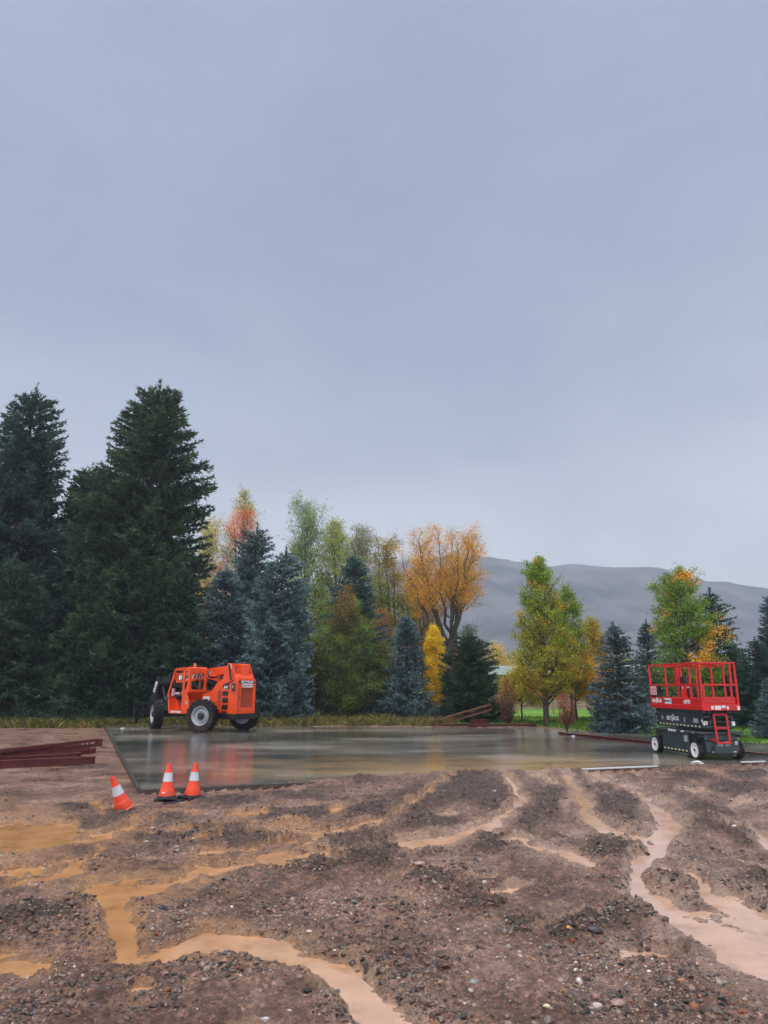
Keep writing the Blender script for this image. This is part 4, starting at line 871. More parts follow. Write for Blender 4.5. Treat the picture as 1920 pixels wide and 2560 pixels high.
brd(1266, 1690, 33, 24, 'purple brown shrub behind the low red beam', name='shrub', cat='shrub', seed=42, prof=OVAL, nleaf=4200, lsize=.09, kind='bush', nb=16, sub=5, sigma=.10, colfn=cf((.10,.04,.04), (.26,.14,.04), .3, .9, seed=24))
brd(1412, 1728, 27.5, 34, 'small red leaved shrub with bare dark stems on the lawn edge', name='shrub', cat='shrub', seed=43, prof=[(0,.05),(.4,.35),(.55,.7),(.8,1),(1,.5)], nleaf=1500, lsize=.07, kind='vase', fork=.04, stems=9, nb=54, sub=4, sigma=.07, trunk_r=.03, colfn=cf((.16,.035,.025), (.24,.07,.035), seed=25))
def aspen_col(p, t, r, rng, A):
    c = lerp((.10,.17,.016), (.13,.20,.03), t)+0*p
    n = fbm(A[:,0]*.9+5, A[:,2]*1.3+A[:,1]*.5, 2, 77); k = sstep(.10, .26, n+.12*(A[:,0] > 0)-.22*(A[:,0] < -.4)-.30*(t > .82))[:, None]
    c = c*(1-k)+pick(rng, len(t), [(.62,.26,.015),(.58,.34,.02),(.55,.19,.02)], [4,3,2])*k
    return c
brd(1692, 1402, 30.5, 88, 'green aspen with bright orange patches standing behind the red lift', name='aspen_tree', cat='aspen', seed=44, prof=[(0,.5),(.15,1),(.4,1),(.6,.85),(.8,.6),(.92,.3),(1,.05)], nleaf=23000, lsize=.12, c0=.12, nb=105, asc=48, sub=8, sigma=.10, trunk_r=.12, colfn=aspen_col)
brd(185, 1640, 52, 60, 'orange leaved tree glimpsed low between the tall dark spruces', seed=45, prof=OVAL, nleaf=8000, lsize=.2, kind='bush', nb=24, sub=5, sigma=.25, colfn=cf((.35,.14,.03), (.30,.2,.05), seed=26))
# ------------------------------------------------------------------ grass
def grass(name, n, region, hmin, hmax, cols, seed, clump=.6, wdt=.012, lean=.5):
    rng = np.random.default_rng(seed); X, Y = region(rng, n)
    c = fbm(X*.9, Y*1.1, 3, seed); ok = (rng.uniform(-1, 1, len(X)) < c*2+.5) & (pad_in(X, Y) < -.15); X, Y, c = X[ok], Y[ok], c[ok]; n = len(X)
    z = ground(X, Y)[0]-.02; h = rng.uniform(hmin, hmax, n)*(1+clump*c); az = rng.uniform(0, 6.28, n); w_ = wdt*rng.uniform(.7, 1.4, n)
    sx, sy = np.cos(az)*w_, np.sin(az)*w_; lx, ly = rng.normal(0, lean, n)*h, rng.normal(0, lean, n)*h
    V = np.stack([np.stack([X-sx, Y-sy, z], -1), np.stack([X+sx, Y+sy, z], -1), np.stack([X+lx*.35+sx*.6, Y+ly*.35+sy*.6, z+h*.6], -1), np.stack([X+lx, Y+ly, z+h], -1)], 1).reshape(-1, 3)
    b = np.arange(n)[:, None]*4; F = np.concatenate([b+np.array([0, 1, 2]), b+np.array([0, 2, 3])], 0)
    cc = pick(rng, n, *cols)*rng.uniform(.7, 1.3, (n, 1))
    return tag(link(name, np_mesh(name, V, F, M['leaf'], False, col=np.repeat(cc, 4, 0))), kind='stuff')
def reg_left(rng, n):
    Y = 31.4+rng.uniform(0, 1, n)**1.3*7; return rng.uniform(-23, 3.2, n), Y
def reg_right(rng, n):
    Y = rng.uniform(17, 42, n); X = rng.uniform(2, 26, n); ok = (side(X, Y, PAD_FR, PAD_BR) < -.15) | (Y > 32); return X[ok], Y[ok]
grass('dry_grass', 42000, reg_left, .10, .38, ([(.30,.20,.06),(.20,.17,.04),(.10,.15,.02),(.40,.27,.11),(.06,.10,.018),(.16,.10,.04)], [3,3,4,1.5,3,2]), 81, wdt=.016)
grass('lawn_grass', 60000, reg_right, .07, .17, ([(.09,.19,.015),(.13,.24,.02),(.07,.14,.012),(.22,.22,.04)], [5,4,3,1]), 82, wdt=.016)
# ------------------------------------------------------------------ telehandler (x forward, y left, z up; origin under the rear axle)
def wheel_meshes(Rt, wt, Rr, lugs, M_tyre, rimprof, nl=22):
    t = MB(); h = wt/2
    prof = [(Rr, -h*.82), (Rr+.03, -h), (Rt*.80, -h*1.04), (Rt*.93, -h*.96), (Rt-.035*lugs, -h*.80), (Rt-.035*lugs, h*.80), (Rt*.93, h*.96), (Rt*.80, h*1.04), (Rr+.03, h), (Rr, h*.82)]
    t.lathe(prof, 40)
    if lugs:
        for i in range(nl):
            for sg in (1, -1):
                a = 2*math.pi*(i+(0 if sg > 0 else .5))/nl
                for (r0, y0, y1, da) in ((Rt-.045, .0, .5, .00), (Rt-.045, .5, .98, .10)):
                    aa = a+da; Mr = Matrix.Rotation(-aa, 4, 'Y') @ Matrix.Translation((r0, 0, 0)) @ Matrix.Rotation(0, 4, 'X')
                    t.box(-.02, .045, min(sg*y0*h, sg*y1*h), max(sg*y0*h, sg*y1*h), -.042, .042, Mr)
                Mr = Matrix.Rotation(-(a+.12), 4, 'Y') @ Matrix.Translation((Rt-.075, 0, 0))
                t.box(-.06, .05, min(sg*.90*h, sg*1.03*h), max(sg*.90*h, sg*1.03*h), -.035, .035, Mr)
    return t.mesh('tyre', M_tyre, True)
def build_telehandler(loc, rz):
    T = empty('telehandler', loc, rz, 'orange telescopic forklift with open cab and black boom head, parked before the dark spruces', 'telehandler')
    O, K = M['orange'], M['black']
    # --- wheels
    Rt, wt = .62, .36
    ty = wheel_meshes(Rt, wt, .36, 1, M['tyre'], None)
    r = MB(); h = wt/2
    r.lathe([(.375,-h*.9),(.375,h*.92),(.355,h*.95),(.335,h*.75),(.30,h*.55),(.285,h*.25),(.27,h*.22),(.245,h*.42),(.20,h*.45),(.12,h*.42),(.12,h*.5),(.001,h*.5)], 40)
    r.lathe([(.375,-h*.9),(.30,-h*.8),(.25,-h*.2),(.001,-h*.2)], 40)
    rim = r.mesh('rim', M['rim'], True)
    hb = MB(); hb.lathe([(.115,h*.4),(.115,h*.8),(.09,h*.95),(.001,h*.97)], 20)
    for i in range(10):
        a = 2*math.pi*i/10; hb.tube((.155*math.cos(a), h*.40, .155*math.sin(a)), (.155*math.cos(a), h*.60, .155*math.sin(a)), .024, n=8)
    hub = hb.mesh('hub', K, True)
    for (x, y, st) in ((0, .98, R_(21)), (0, -.98, R_(21)), (3.1, .98, R_(-21)), (3.1, -.98, R_(-21))):
        w_ = link('wheel', ty, T); w_.location = (x, y, Rt-.01); w_.rotation_euler = (0, 0, st+(math.pi if y < 0 else 0))
        link('rim', rim, w_); link('hub', hub, w_)
    # --- chassis, axles
    c = MB(); c.box(-1.1, 3.5, -.36, .30, .70, .98); c.box(-.25, .25, -.80, .80, .50, .76); c.box(2.85, 3.35, -.80, .80, .50, .76)
    c.tube((0,-.85,.62), (0,.85,.62), .14, n=16); c.tube((3.1,-.85,.62), (3.1,.85,.62), .14, n=16)
    c.box(-1.22, -.35, -.62, .50, .48, .70); c.box(.5, 1.0, -.1, .36, .42, .72); c.box(3.3, 3.9, -.30, .25, .62, 1.05)
    c.obj('chassis', K, T, bevel=.02)
    # --- left body side with tail tower
    def side_panel(y0, y1): return MB().prism([(-1.30,.70),(-1.30,1.97),(-1.22,2.00),(-.90,2.62),(-.66,2.62),(-.40,2.02),(-.10,1.90),(.30,1.50),(.95,1.40),(.95,1.02),(.62,.98),(.40,.80),(.30,.55),(.16,.55),(.05,.72),(-.75,.72),(-.80,.62),(-1.05,.62)], y0, y1)
    b = side_panel(.40, .45); b.prism([(-1.30,.70),(-1.30,1.97),(-1.22,2.00),(-.90,2.62),(-.66,2.62),(-.40,2.02),(-.10,1.90),(.2,1.50),(.2,.72)], -.42, -.37)
    b.box(-1.33, -1.24, -.42, .45, .70, .92); b.box(-1.33, -1.24, -.42, -.30, .92, 1.97); b.box(-1.33, -1.24, .26, .45, .92, 1.97); b.box(-1.33, -1.24, -.30, .26, 1.66, 1.97)
    b.box(-1.30, -1.18, -.40, .43, 1.965, 2.02)
    b.bar((-.78,-.40,2.56), (-.78,.40,2.56), .10)
    # sloping cross web between the towers
    b.add([(-1.22,-.37,2.03),(-1.22,.40,2.03),(-1.08,.40,2.22),(-1.08,-.37,2.22),(-1.18,-.37,2.03),(-1.18,.40,2.03),(-1.04,.40,2.20),(-1.04,-.37,2.20)], [(0,1,2,3),(7,6,5,4),(0,4,5,1),(1,5,6,2),(2,6,7,3),(3,7,4,0)])
    body = b.obj('body', O, T, bevel=.012)
    MB().box(-1.27, -1.22, -.30, .26, .92, 1.66).obj('radiator_grille', M['orange_dark'], body)
    # engine hood on the far side, fenders
    e = MB(); e.prism([(.30,.85),(.30,1.48),(.6,1.62),(2.0,1.55),(2.3,1.3),(2.3,.85)], -1.05, -.42); e.obj('engine_hood', O, T, bevel=.03)
    inn = MB(); inn.box(-1.2, .9, -.36, .395, .80, 1.36); inn.prism([(-.9,1.36),(-.35,1.95),(-.1,1.85),(.3,1.45),(.8,1.36)], -.36, -.30)
    inn.obj('engine_bay', K, T)
    # louvre openings, badge, lamp, latch
    lv = MB()
    for z0, z1 in ((1.37,1.55),(1.10,1.29),(.84,1.02),(.735,.775)): lv.box(-.80, -.45, .448, .456, z0, z1)
    each(lv, 'louvre', M['decal_black'], body)
    fl = MB(); 
    for z in (1.55,1.33,1.06,.80): fl.box(-.82, -.44, .452, .475, z+.002, z+.022)
    each(fl, 'louvre_rim', O, body)
    MB().prism([(-.82,1.62),(-.82,1.80),(-.86,1.86),(-1.10,1.94),(-1.10,1.97),(-.75,1.88),(-.46,1.80),(-.46,1.62)], .451, .457).obj('badge_panel', M['decal_black'], body)
    MB().box(-1.20, -1.03, .450, .50, 1.56, 1.84).obj('tail_lamp', K, body, bevel=.01)
    MB().box(-1.16, -1.07, .50, .506, 1.66, 1.78).obj('lamp_lens', M['glass'], body)
    MB().prism([(-.38,1.12),(-.38,1.56),(-.30,1.60),(-.16,1.56),(-.16,1.12)], .451, .460).obj('side_mesh', M['orange_dark'], body)
    each(MB().box(-1.345, -1.33, .30, .35, 1.27, 1.31).box(-.32,-.24,.455,.47,1.03,1.06), 'latch', K, body)
    MB().box(-1.336, -1.331, -.36, .38, 1.85, 1.955).obj('decal_strip', M['decal_black'], body)
    up = (0,0,1); left_x = (-1,0,0)     # reading direction on the left side runs from front to tail
    rear_x = (0,-1,0)
    text('SKYTRAK', .115, (-1.339,.01,1.90), rear_x, up, M['letter'], body, shear=.25, bold=.03, sx=1.2)
    MB().box(-1.336, -1.331, -.26, .22, 1.69, 1.835).obj('sticker', M['white'], body)
    text('ANERVO', .06, (-1.339,-.07,1.76), rear_x, up, M['inkblue'], body, name='sticker_print', bold=.02, sx=1.2)
    MB().tube((-1.3365,.14,1.76), (-1.34,.14,1.76), .035, n=16).obj('sticker_mark', M['inkblue'], body)
    text('JLG', .13, (-.63,.459,1.70), left_x, up, M['letter'], body, shear=.3, bold=.04, sx=1.1)
    # boundary lines of the rear door
    MB().box(-1.337,-1.332,.385,.392,.75,1.95).obj('door_gap', M['decal_black'], body)
    # striped tape and hoses on the towers
    st = MB(); 
    for y in (.455, -.427):
        for k in range(3): st.prism([(-.93+k*.055,2.40),(-.90+k*.055,2.60),(-.87+k*.055,2.60),(-.90+k*.055,2.40)], y-.004, y+.004)
    each(st, 'warning_stripe', M['white'], body)
    ho = type('H', (), {'paths': []})()
    ho.path = lambda pts, r: (ho.paths.append((pts, r)), ho)[1]
    for (y, o) in ((.49,0),(.49,.05),(-.47,0),(-.47,.06),(-.52,.03)):
        sgn = -1 if y < 0 else 1
        ho.path([(-.84+o,y,2.58),(-.92+o,y+.03*sgn,2.40),(-1.0+o,y+.05*sgn,2.15),(-1.03+o,y+.03*sgn,1.98),(-.98+o,y,1.85 if sgn < 0 else 1.98)], .016)
    ho.path([(-.5,.2,2.1),(-.1,.22,2.2),(.25,.2,2.15),(.6,.2,2.05)], .02).path([(-.5,.26,1.95),(0,.27,2.06),(.4,.25,2.12),(.8,.2,2.1)], .02).path([(-.3,.15,1.8),(.2,.2,1.75),(.7,.2,1.6)], .025)
    for q in ho.paths:
        MB().path(*q).obj('hose', M['hose'], T)
    # --- boom
    bm_ = MB(); ang = math.radians(-4.2)
    Mb = Matrix.Translation((-.80, -.05, 2.38)) @ Matrix.Rotation(-ang, 4, 'Y')
    bm_.prism([(-.28,-.26),(-.28,.18),(-.1,.22),(4.15,.18),(4.15,-.21),(1.1,-.22),(.95,-.12),(.2,-.10),(.05,-.26)], -.17, .17, Mb)
    bm_.box(-.32, -.26, -.19, .19, -.36, .16, Mb)
    boom = bm_.obj('boom', O, T, bevel=.012)
    k2 = MB(); k2.box(4.15, 5.35, -.13, .13, -.16, .13, Mb); k2.box(4.0, 4.25, -.20, .20, -.25, .24, Mb); k2.box(4.35, 4.6, .14, .20, .0, .18, Mb); k2.path([tuple(Mb @ Vector(p)) for p in ((4.1,.18,.2),(4.5,.2,.22),(5.0,.16,.16),(5.3,.15,-.1))], .018)
    k2.obj('boom_extension', K, T, bevel=.01)
    gn = MB(); gn.prism([(4.45,2.16),(4.72,2.20),(5.00,1.45),(5.06,1.02),(4.80,.92),(4.60,1.30)], -.19, -.15)
    gn.prism([(4.45,2.16),(4.72,2.20),(5.00,1.45),(5.06,1.02),(4.80,.92),(4.60,1.30)], .05, .09)
    gn.prism([(4.52,2.10),(4.68,2.12),(4.94,1.44),(4.90,1.0),(4.82,.98),(4.68,1.34)], -.15, .05); gn.tube((4.55,-.1,1.95), (4.3,-.1,1.35), .06); gn.tube((4.30,-.1,1.35),(4.15,-.1,1.1), .035)
    gh = gn.obj('boom_head', K, T, bevel=.01)
    text('8042', .20, (4.745,.095,1.72), (4.745-4.90, 0, 1.72-1.28+.02) if False else (.36,0,-.93), (.93,0,.36), M['letter'], gh, bold=.03, sx=1.25)
    ci = MB(); ci.tube((-.1,.0,1.35), (1.1,-.02,2.02), .075, n=14); ci.tube((1.1,-.02,2.02), (1.5,-.02,2.18), .04, n=12); ci.obj('lift_cylinder', K, T, smooth=True)
    MB().prism([(.15,1.92),(.20,2.10),(.75,2.20),(.80,2.02)], .12, .20).obj('cylinder_guard', O, T, bevel=.01)
    def boomtext(s, size, x, z, mat, off, sx=1.25, dz=0, dx=0):
        p = Mb @ Vector((x+dx, .172+off, z+dz)); ax = Mb.to_3x3() @ Vector((-1,0,0)); az = Mb.to_3x3() @ Vector((0,0,1))
        return text(s, size, p, ax, az, mat, boom, shear=.28, bold=.035, sx=sx)
    boomtext('SKYTRAK', .33, 2.62, -.02, M['letter'], .002, sx=1.36, dz=-.018, dx=-.03)
    boomtext('SKYTRAK', .33, 2.62, -.02, M['decal_black'], .006, sx=1.36)
    sh = MB(); sh.prism([(3.68,-.15),(3.86,-.08),(3.86,.12),(3.54,.12),(3.54,-.02)], .173, .176, Mb); sh.obj('shield_emblem', M['decal_black'], boom)
    sh = MB(); sh.prism([(3.67,-.12),(3.80,-.06),(3.80,.09),(3.68,.09)], .177, .180, Mb).prism([(3.64,-.11),(3.66,.09),(3.57,.09),(3.57,-.02)], .177, .180, Mb); sh.obj('shield_stripe', M['letter'], boom)
    # --- fork carriage
    X0 = 5.35; f = MB(); yl, yr = .66, -.66
    for z in (.42, .93): f.box(X0, X0+.06, yr, yl, z-.05, z+.05)
    for y in (yl-.03, yr+.03, .2, -.2): f.box(X0-.02, X0+.08, y-.03, y+.03, .37, .98)
    f.box(4.95, X0, -.16, .08, .62, 1.05); f.bar((5.0,.3,.7), (X0,.3,.7), .06); f.bar((5.0,-.35,.7), (X0,-.35,.7), .06); f.tube((X0-.05,yr+.05,1.02),(X0-.05,yl-.05,1.02),.025)
    fc = f.obj('fork_carriage', K, T, bevel=.008)
    for y in (.45, -.45):
        MB().box(X0+.06, X0+.11, y-.06, y+.06, .14, 1.0).prism([(X0+.06,.14),(X0+1.2,.14),(X0+1.2,.155),(X0+.11,.19)], y-.06, y+.06).obj('fork', M['steel'] if False else K, fc)
    # --- cab
    cy0, cy1 = .30, 1.12
    def cabside(y0, y1, door):
        m = MB()
        if door:   # frame round an open doorway
            m.prism([(2.02,1.42),(1.62,2.40),(1.54,2.36),(1.93,1.42)], y0, y1); m.prism([(2.02,1.42),(1.93,1.42),(1.76,.66),(1.85,.66)], y0, y1)
            m.prism([(1.85,.66),(1.76,.78),(.95,.78),(.95,.66)], y0, y1); m.prism([(1.02,.78),(.90,.78),(.90,2.44),(1.02,2.44)], y0, y1); m.prism([(1.64,2.36),(1.60,2.44),(.90,2.47),(.90,2.36)], y0, y1)
            m.prism([(.90,1.50),(.90,.66),(.56,.66),(.46,.90),(.62,1.30),(.75,1.50)], y0, y1)
            m.prism([(.90,1.50),(.78,1.50),(.62,1.50),(.62,1.62),(.90,1.62)], y0, y1); m.prism([(.62,1.62),(.70,1.62),(.70,2.30),(.90,2.36),(.90,2.47),(.66,2.45),(.62,2.36)], y0, y1)
        else:
            m.prism([(2.02,1.42),(1.62,2.40),(1.54,2.36),(1.93,1.42)], y0, y1); m.prism([(2.02,1.42),(1.85,.66),(.62,.66),(.62,1.55),(1.93,1.42)], y0, y1)
            m.prism([(.62,1.55),(.72,1.55),(.72,2.40),(.62,2.40)], y0, y1); m.prism([(1.64,2.36),(1.60,2.44),(.62,2.47),(.62,2.36)], y0, y1)
        return m
    cb = cabside(cy1-.045, cy1, True)
    o2 = cabside(cy0, cy0+.045, False); cb.add(o2.v, o2.f)
    # rounded roof, rear frame with a window hole
    cb.prism([(.60,2.40),(.60,2.47),(.70,2.50),(1.55,2.47),(1.64,2.42),(1.62,2.38)], cy0, cy1-.10)
    cb.prism([(.605,2.40),(.605,2.455),(.70,2.485),(1.54,2.455),(1.60,2.41),(1.60,2.38)], cy1-.10, cy1)
    cb.box(.58, .62, cy0, cy0+.13, 1.50, 2.44); cb.box(.58, .62, cy1-.12, cy1, 1.50, 2.44); cb.box(.58, .62, cy0+.13, cy1-.12, 1.50, 1.60); cb.box(.58, .62, cy0+.13, cy1-.12, 2.25, 2.44)
    for (yy, zz, sy, sz) in ((cy0+.13,1.60,1,1),(cy1-.12,1.60,-1,1),(cy0+.13,2.25,1,-1),(cy1-.12,2.25,-1,-1)):
        cb.add([(.58,yy,zz),(.58,yy+sy*.07,zz),(.58,yy,zz+sz*.07),(.62,yy,zz),(.62,yy+sy*.07,zz),(.62,yy,zz+sz*.07)], [(0,1,2),(5,4,3),(0,3,4,1),(1,4,5,2),(2,5,3,0)])
    # lower rear: tucked under the window, then down behind the doorway
    cb.add([(.60,cy0,1.50),(.60,cy1,1.50),(.88,cy1-.02,1.22),(.88,cy0,1.22),(.64,cy0,1.50),(.64,cy1,1.50),(.92,cy1-.02,1.24),(.92,cy0,1.24)], [(0,1,2,3),(7,6,5,4),(0,4,5,1),(1,5,6,2),(2,6,7,3),(3,7,4,0)])
    cb.box(.88, .92, cy0, cy1-.02, .70, 1.24); cb.box(.90, 1.84, cy0+.04, cy1-.045, .66, .72)
    # front frame
    cb.bar((1.60,cy0+.04,2.38), (1.60,cy1-.04,2.38), .07); cb.bar((1.97,cy0+.04,1.42), (1.97,cy1-.04,1.42), .06)
    cb.add([(2.00,cy0,1.42),(2.00,cy1,1.42),(1.84,cy1,.68),(1.84,cy0,.68),(1.97,cy0,1.42),(1.97,cy1,1.42),(1.81,cy1,.68),(1.81,cy0,.68)], [(0,1,2,3),(7,6,5,4),(0,4,5,1),(1,5,6,2),(2,6,7,3),(3,7,4,0)])
    cab = cb.obj('cab', O, T, bevel=.014); cab.location.x = .2
    MB().box(.575, .63, cy0+.30, cy0+.34, 1.60, 2.25).obj('window_bar', M['orange_dark'], cab)
    s = MB(); s.box(1.02, 1.42, .50, .92, .98, 1.16); s.prism([(1.0,1.16),(1.12,1.16),(1.02,1.80),(.93,1.78)], .52, .90); s.box(1.05,1.35,.55,.87,.72,.98); s.obj('seat', M['seat'], cab, bevel=.03)
    d = MB(); d.prism([(1.62,1.22),(1.92,1.38),(1.86,1.46),(1.66,1.34)], cy0+.06, cy1-.20); d.tube((1.6,.7,1.1),(1.48,.7,1.5), .03)
    for i in range(14):
        a, a2 = 2*math.pi*i/14, 2*math.pi*(i+1)/14
        d.tube((1.47+.06*math.cos(a),.7+.17*math.sin(a),1.50+.13*math.cos(a)), (1.47+.06*math.cos(a2),.7+.17*math.sin(a2),1.50+.13*math.cos(a2)), .014, n=6)
    d.tube((1.3,.42,1.2),(1.35,.42,1.55),.02).tube((1.40,.42,1.2),(1.47,.42,1.50),.02); d.obj('dashboard', K, cab)
    MB().prism([(1.55,.80),(1.88,.80),(1.92,1.36),(1.80,1.30)], cy0+.06, cy1-.3).obj('leg_guard', O, cab)
    MB().box(1.74, 1.79, cy1-.16, cy1-.05, 1.36, 1.66).box(1.45,1.75,cy1-.2,cy1-.18,1.42,1.50).obj('instruction_tag', M['pinkpaper'], cab)
    MB().tube((.98,cy1+.002,1.47), (.98,cy1+.03,1.47), .045, n=14).obj('marker_lamp', M['amber'], cab)
    MB().box(.60,.74,cy1-.04,cy1+.006,1.05,1.16).obj('grip_plate', M['rim'], cab)
    text('SKYTRAK', .115, (1.34,cy1+.004,.725), left_x, up, M['letter'], cab, shear=.2, bold=.04, sx=1.35)
    lp = MB(); lp.tube((1.0,.62,2.48), (1.0,.62,2.56), .065, n=14); lp.obj('beacon_base', O, cab, smooth=True)
    MB().tube((1.0,.62,2.56), (1.0,.62,2.66), .055, .04, n=14).obj('beacon', M['amber'], cab, smooth=True)
    # label on the body in front of the tail, mirror and lamp in front of the cab
    MB().box(.35, .75, .452, .457, 1.10, 1.34).obj('sticker', M['white'], body)
    text('ANERVO', .07, (.55,.460,1.22), left_x, up, M['inkblue'], body, name='sticker_print', bold=.02)
    mr = MB(); mr.bar((1.9,cy1-.02,1.30), (2.25,cy1+.02,1.28), .03); mr.box(2.22, 2.27, cy1-.10, cy1-.0, .95, 1.38); mr.obj('mirror', K, T)
    MB().box(2.205, 2.218, cy1-.09, cy1-.02, 1.25, 1.36).obj('mirror_glass', M['steel'], T)
    MB().box(1.66, 1.70, cy1-.05, cy1+.12, 2.0, 2.3).obj('cab_mirror', O, T)
    return T
tel = G(565, 1827.5); tel_loc = (-6.17, 28.05, 0)
tel_o = build_telehandler(tel_loc, R_(139.5)); tel_o.scale = (1, 1, .955)
# ------------------------------------------------------------------ scissor lift (x along the length away from the camera, y left, z up)
def build_lift(loc, rz):
    T = empty('scissor_lift', loc, rz, 'red and slate grey scissor lift, platform lowered, standing on the wet slab', 'scissor lift')
    Rd, Sl = M['red'], M['slate']; up = (0,0,1); lx = (-1,0,0)     # left (camera) side reads from far to near
    Lw, Wd = 1.86, .48       # wheelbase, half track
    Rt, wt = .205, .16
    ty = MB(); h = wt/2; ty.lathe([(.165,-h),(.19,-h*1.02),(Rt,-h*.8),(Rt,h*.8),(.19,h*1.02),(.165,h)], 40); tym = ty.mesh('tyre', M['tyre'], True)
    r = MB(); r.lathe([(.168,-h*.9),(.168,h*.96),(.155,h*1.0),(.14,h*.86),(.06,h*.80),(.05,h*.9),(.001,h*.9)], 36); r.lathe([(.168,-h*.9),(.001,-h*.7)], 36); rm = r.mesh('rim', M['rim_white'], True)
    hb = MB(); hb.tube((0,h*.85,0),(0,h*1.05,0),.028,n=12)
    hm = hb.mesh('hub', M['black'], True)
    for x in (0, Lw):
        for y in (Wd, -Wd):
            w_ = link('wheel', tym, T); w_.location = (x, y, Rt); w_.rotation_euler = (0, 0, math.pi if y < 0 else 0); link('rim', rm, w_); link('hub', hm, w_)
    # chassis
    c = MB(); c.box(-.10, Lw+.16, -.36, .36, .13, .42); c.box(-.24, -.10, -.40, .40, .17, .40); c.box(.32, Lw-.30, -.50, .50, .12, .56); c.box(-.24, Lw+.26, -.53, .53, .565, .615); c.box(-.20, Lw+.20, -.40, .40, .42, .56)
    c.box(-.34, -.24, -.20, .25, .15, .30)
    ch = c.obj('chassis', Sl, T, bevel=.01)
    MB().box(.30, Lw-.28, .44, .50, .10, .13).box(-.27,-.24,-.38,.38,.15,.19).obj('pothole_guard', M['black'], ch)
    # dashed warning tape along tray and skirt
    tp = MB()
    for i in range(7): tp.box(.40+i*.17, .48+i*.17, .500, .504, .135, .165)
    for i in range(12): tp.box(-.02+i*.165, .05+i*.165, .362, .366, .705, .735)
    tp.box(.02,.05,.531,.534,.575,.608).box(Lw+.1,Lw+.13,.531,.534,.575,.608)
    each(tp, 'warning_tape', mat_simple('pale_yellow_tape', (.75,.72,.38), .5, var=.05), ch)
    text('SKYJACK', .075, (.98,.533,.588), lx, up, M['letter'], ch, bold=.02, sx=1.25); text('SJ4740', .05, (.50,.533,.588), lx, up, M['letter'], ch, bold=.02)
    each(MB().box(.36,.50,.5,.506,.36,.50).box(-.247,-.242,-.02,.14,.30,.38).box(-.247,-.242,-.18,-.06,.27,.41).box(-.247,-.242,-.38,-.31,.33,.41), 'decal', M['rim'], ch)
    each(MB().box(-.274,-.270,-.30,-.02,.17,.187).box(-.274,-.270,.10,.28,.17,.187), 'white_bar', M['letter'], ch)
    each(MB().box(-.30,-.24,.20,.24,.42,.47).box(-.30,-.24,.27,.30,.42,.46), 'red_connector', M['lamp_red'], ch)
    # battery / engine pods showing between arms at the end
    MB().box(-.10, .30, -.30, .30, .62, .70).box(-.02,.5,-.22,.20,.70,1.04).obj('hydraulic_pack', M['black'], T, bevel=.02)
    # folded scissor arms: four layers per side, ends stepped
    a = MB(); z0 = .665; hstep = .112
    for i in range(4):
        za = z0+i*hstep; off = (.06 if i % 2 else -.02)
        for s in (1, -1):
            y = s*.34
            a.box(-.12+off, Lw+.14-off, min(y,y-s*.045), max(y,y-s*.045), za, za+hstep-.012)
            y2 = s*.25; a.box(-.20-off*.6, Lw+.10, min(y2,y2-s*.045), max(y2,y2-s*.045), za+.02, za+hstep-.02)
            for xe in (-.16, Lw+.10): a.tube((xe, s*.20, za+.05), (xe, s*.37, za+.05), .045, n=14)
        for xe in (-.16, .9, Lw+.10): a.tube((xe, -.36, za+.055), (xe, .36, za+.055), .026, n=10)
    a.obj('scissor_arms', M['slate'], T, bevel=.006)
    side_pl = MB(); side_pl.box(-.06, Lw+.02, .342, .358, .69, 1.10)
    sp_ = side_pl.obj('arm_cover', Sl, T)
    for z in (.80,.91,1.02): MB().box(-.06, Lw+.02, .3585, .361, z-.004, z+.004).obj('cover_gap', M['decal_black'], sp_)
    text('SKYJACK', .13, (1.20,.363,.86), lx, up, M['letter'], sp_, bold=.03, sx=1.15)
    MB().prism([(1.13,.92),(1.22,.92),(1.175,.975)], .361, .364).obj('logo_peak', M['letter'], sp_)
    each(MB().box(1.66,1.76,.360,.364,.82,.91).box(.62,.68,.360,.364,.80,.91).box(.06,.26,.360,.364,.80,.90), 'decal', M['rim'], sp_)
    ne = MB()
    for s in (1,-1): ne.prism([(-.22,.76),(-.19,.74),(-.10,.86),(-.13,.90)], s*.375-.004, s*.375+.004)
    each(ne.box(-.225,-.215,.30,.38,.77,.85).box(-.225,-.215,-.38,-.30,.75,.84), 'number_plate', M['letter'], T)
    text('5', .07, (-.228,.34,.81), (0,-1,0), up, M['decal_black'], T, bold=.03)
    # steps beside the ladder
    each(MB().box(-.32,-.10,-.56,-.40,.50,.54).box(-.20,.0,.40,.56,.50,.54), 'foot_step', M['black'], T)
    # ladder
    l = MB(); lx0 = -.30
    for y in (.15, -.16): l.bar((lx0,y,.36), (lx0+.05,y,1.02), .045, .03, up=(1,0,0))
    for z in (.38, .70, 1.00): l.bar((lx0+.05*(z-.36)/.66,-.16,z), (lx0+.05*(z-.36)/.66,.15,z), .045, .045)
    l.obj('ladder', Rd, T, bevel=.006)
    # platform
    x0, x1, hw = -.36, Lw+.20, .46; zf = 1.12; zt = 2.17
    p = MB(); p.box(x0, x1, -hw, hw, zf, zf+.04); p.box(x0, x1, hw-.03, hw, zf-.02, zf+.24); p.box(x0, x1, -hw, -hw+.03, zf-.02, zf+.24); p.box(x1-.03, x1, -hw, hw, zf-.02, zf+.24); p.box(x0, x0+.03, -hw, hw, zf-.02, zf+.12)
    p.box(x0-.004, x1, hw, hw+.022, zf-.02, zf+.085); p.box(x0-.02, x0, -hw, hw+.022, zf-.03, zf+.10)
    pf = p.obj('platform', Rd, T, bevel=.006)
    rl = MB(); b_ = .042
    def post(x, y, z0=zf+.1, z1=zt): rl.bar((x,y,z0), (x,y,z1), b_, b_, up=(1,0,0))
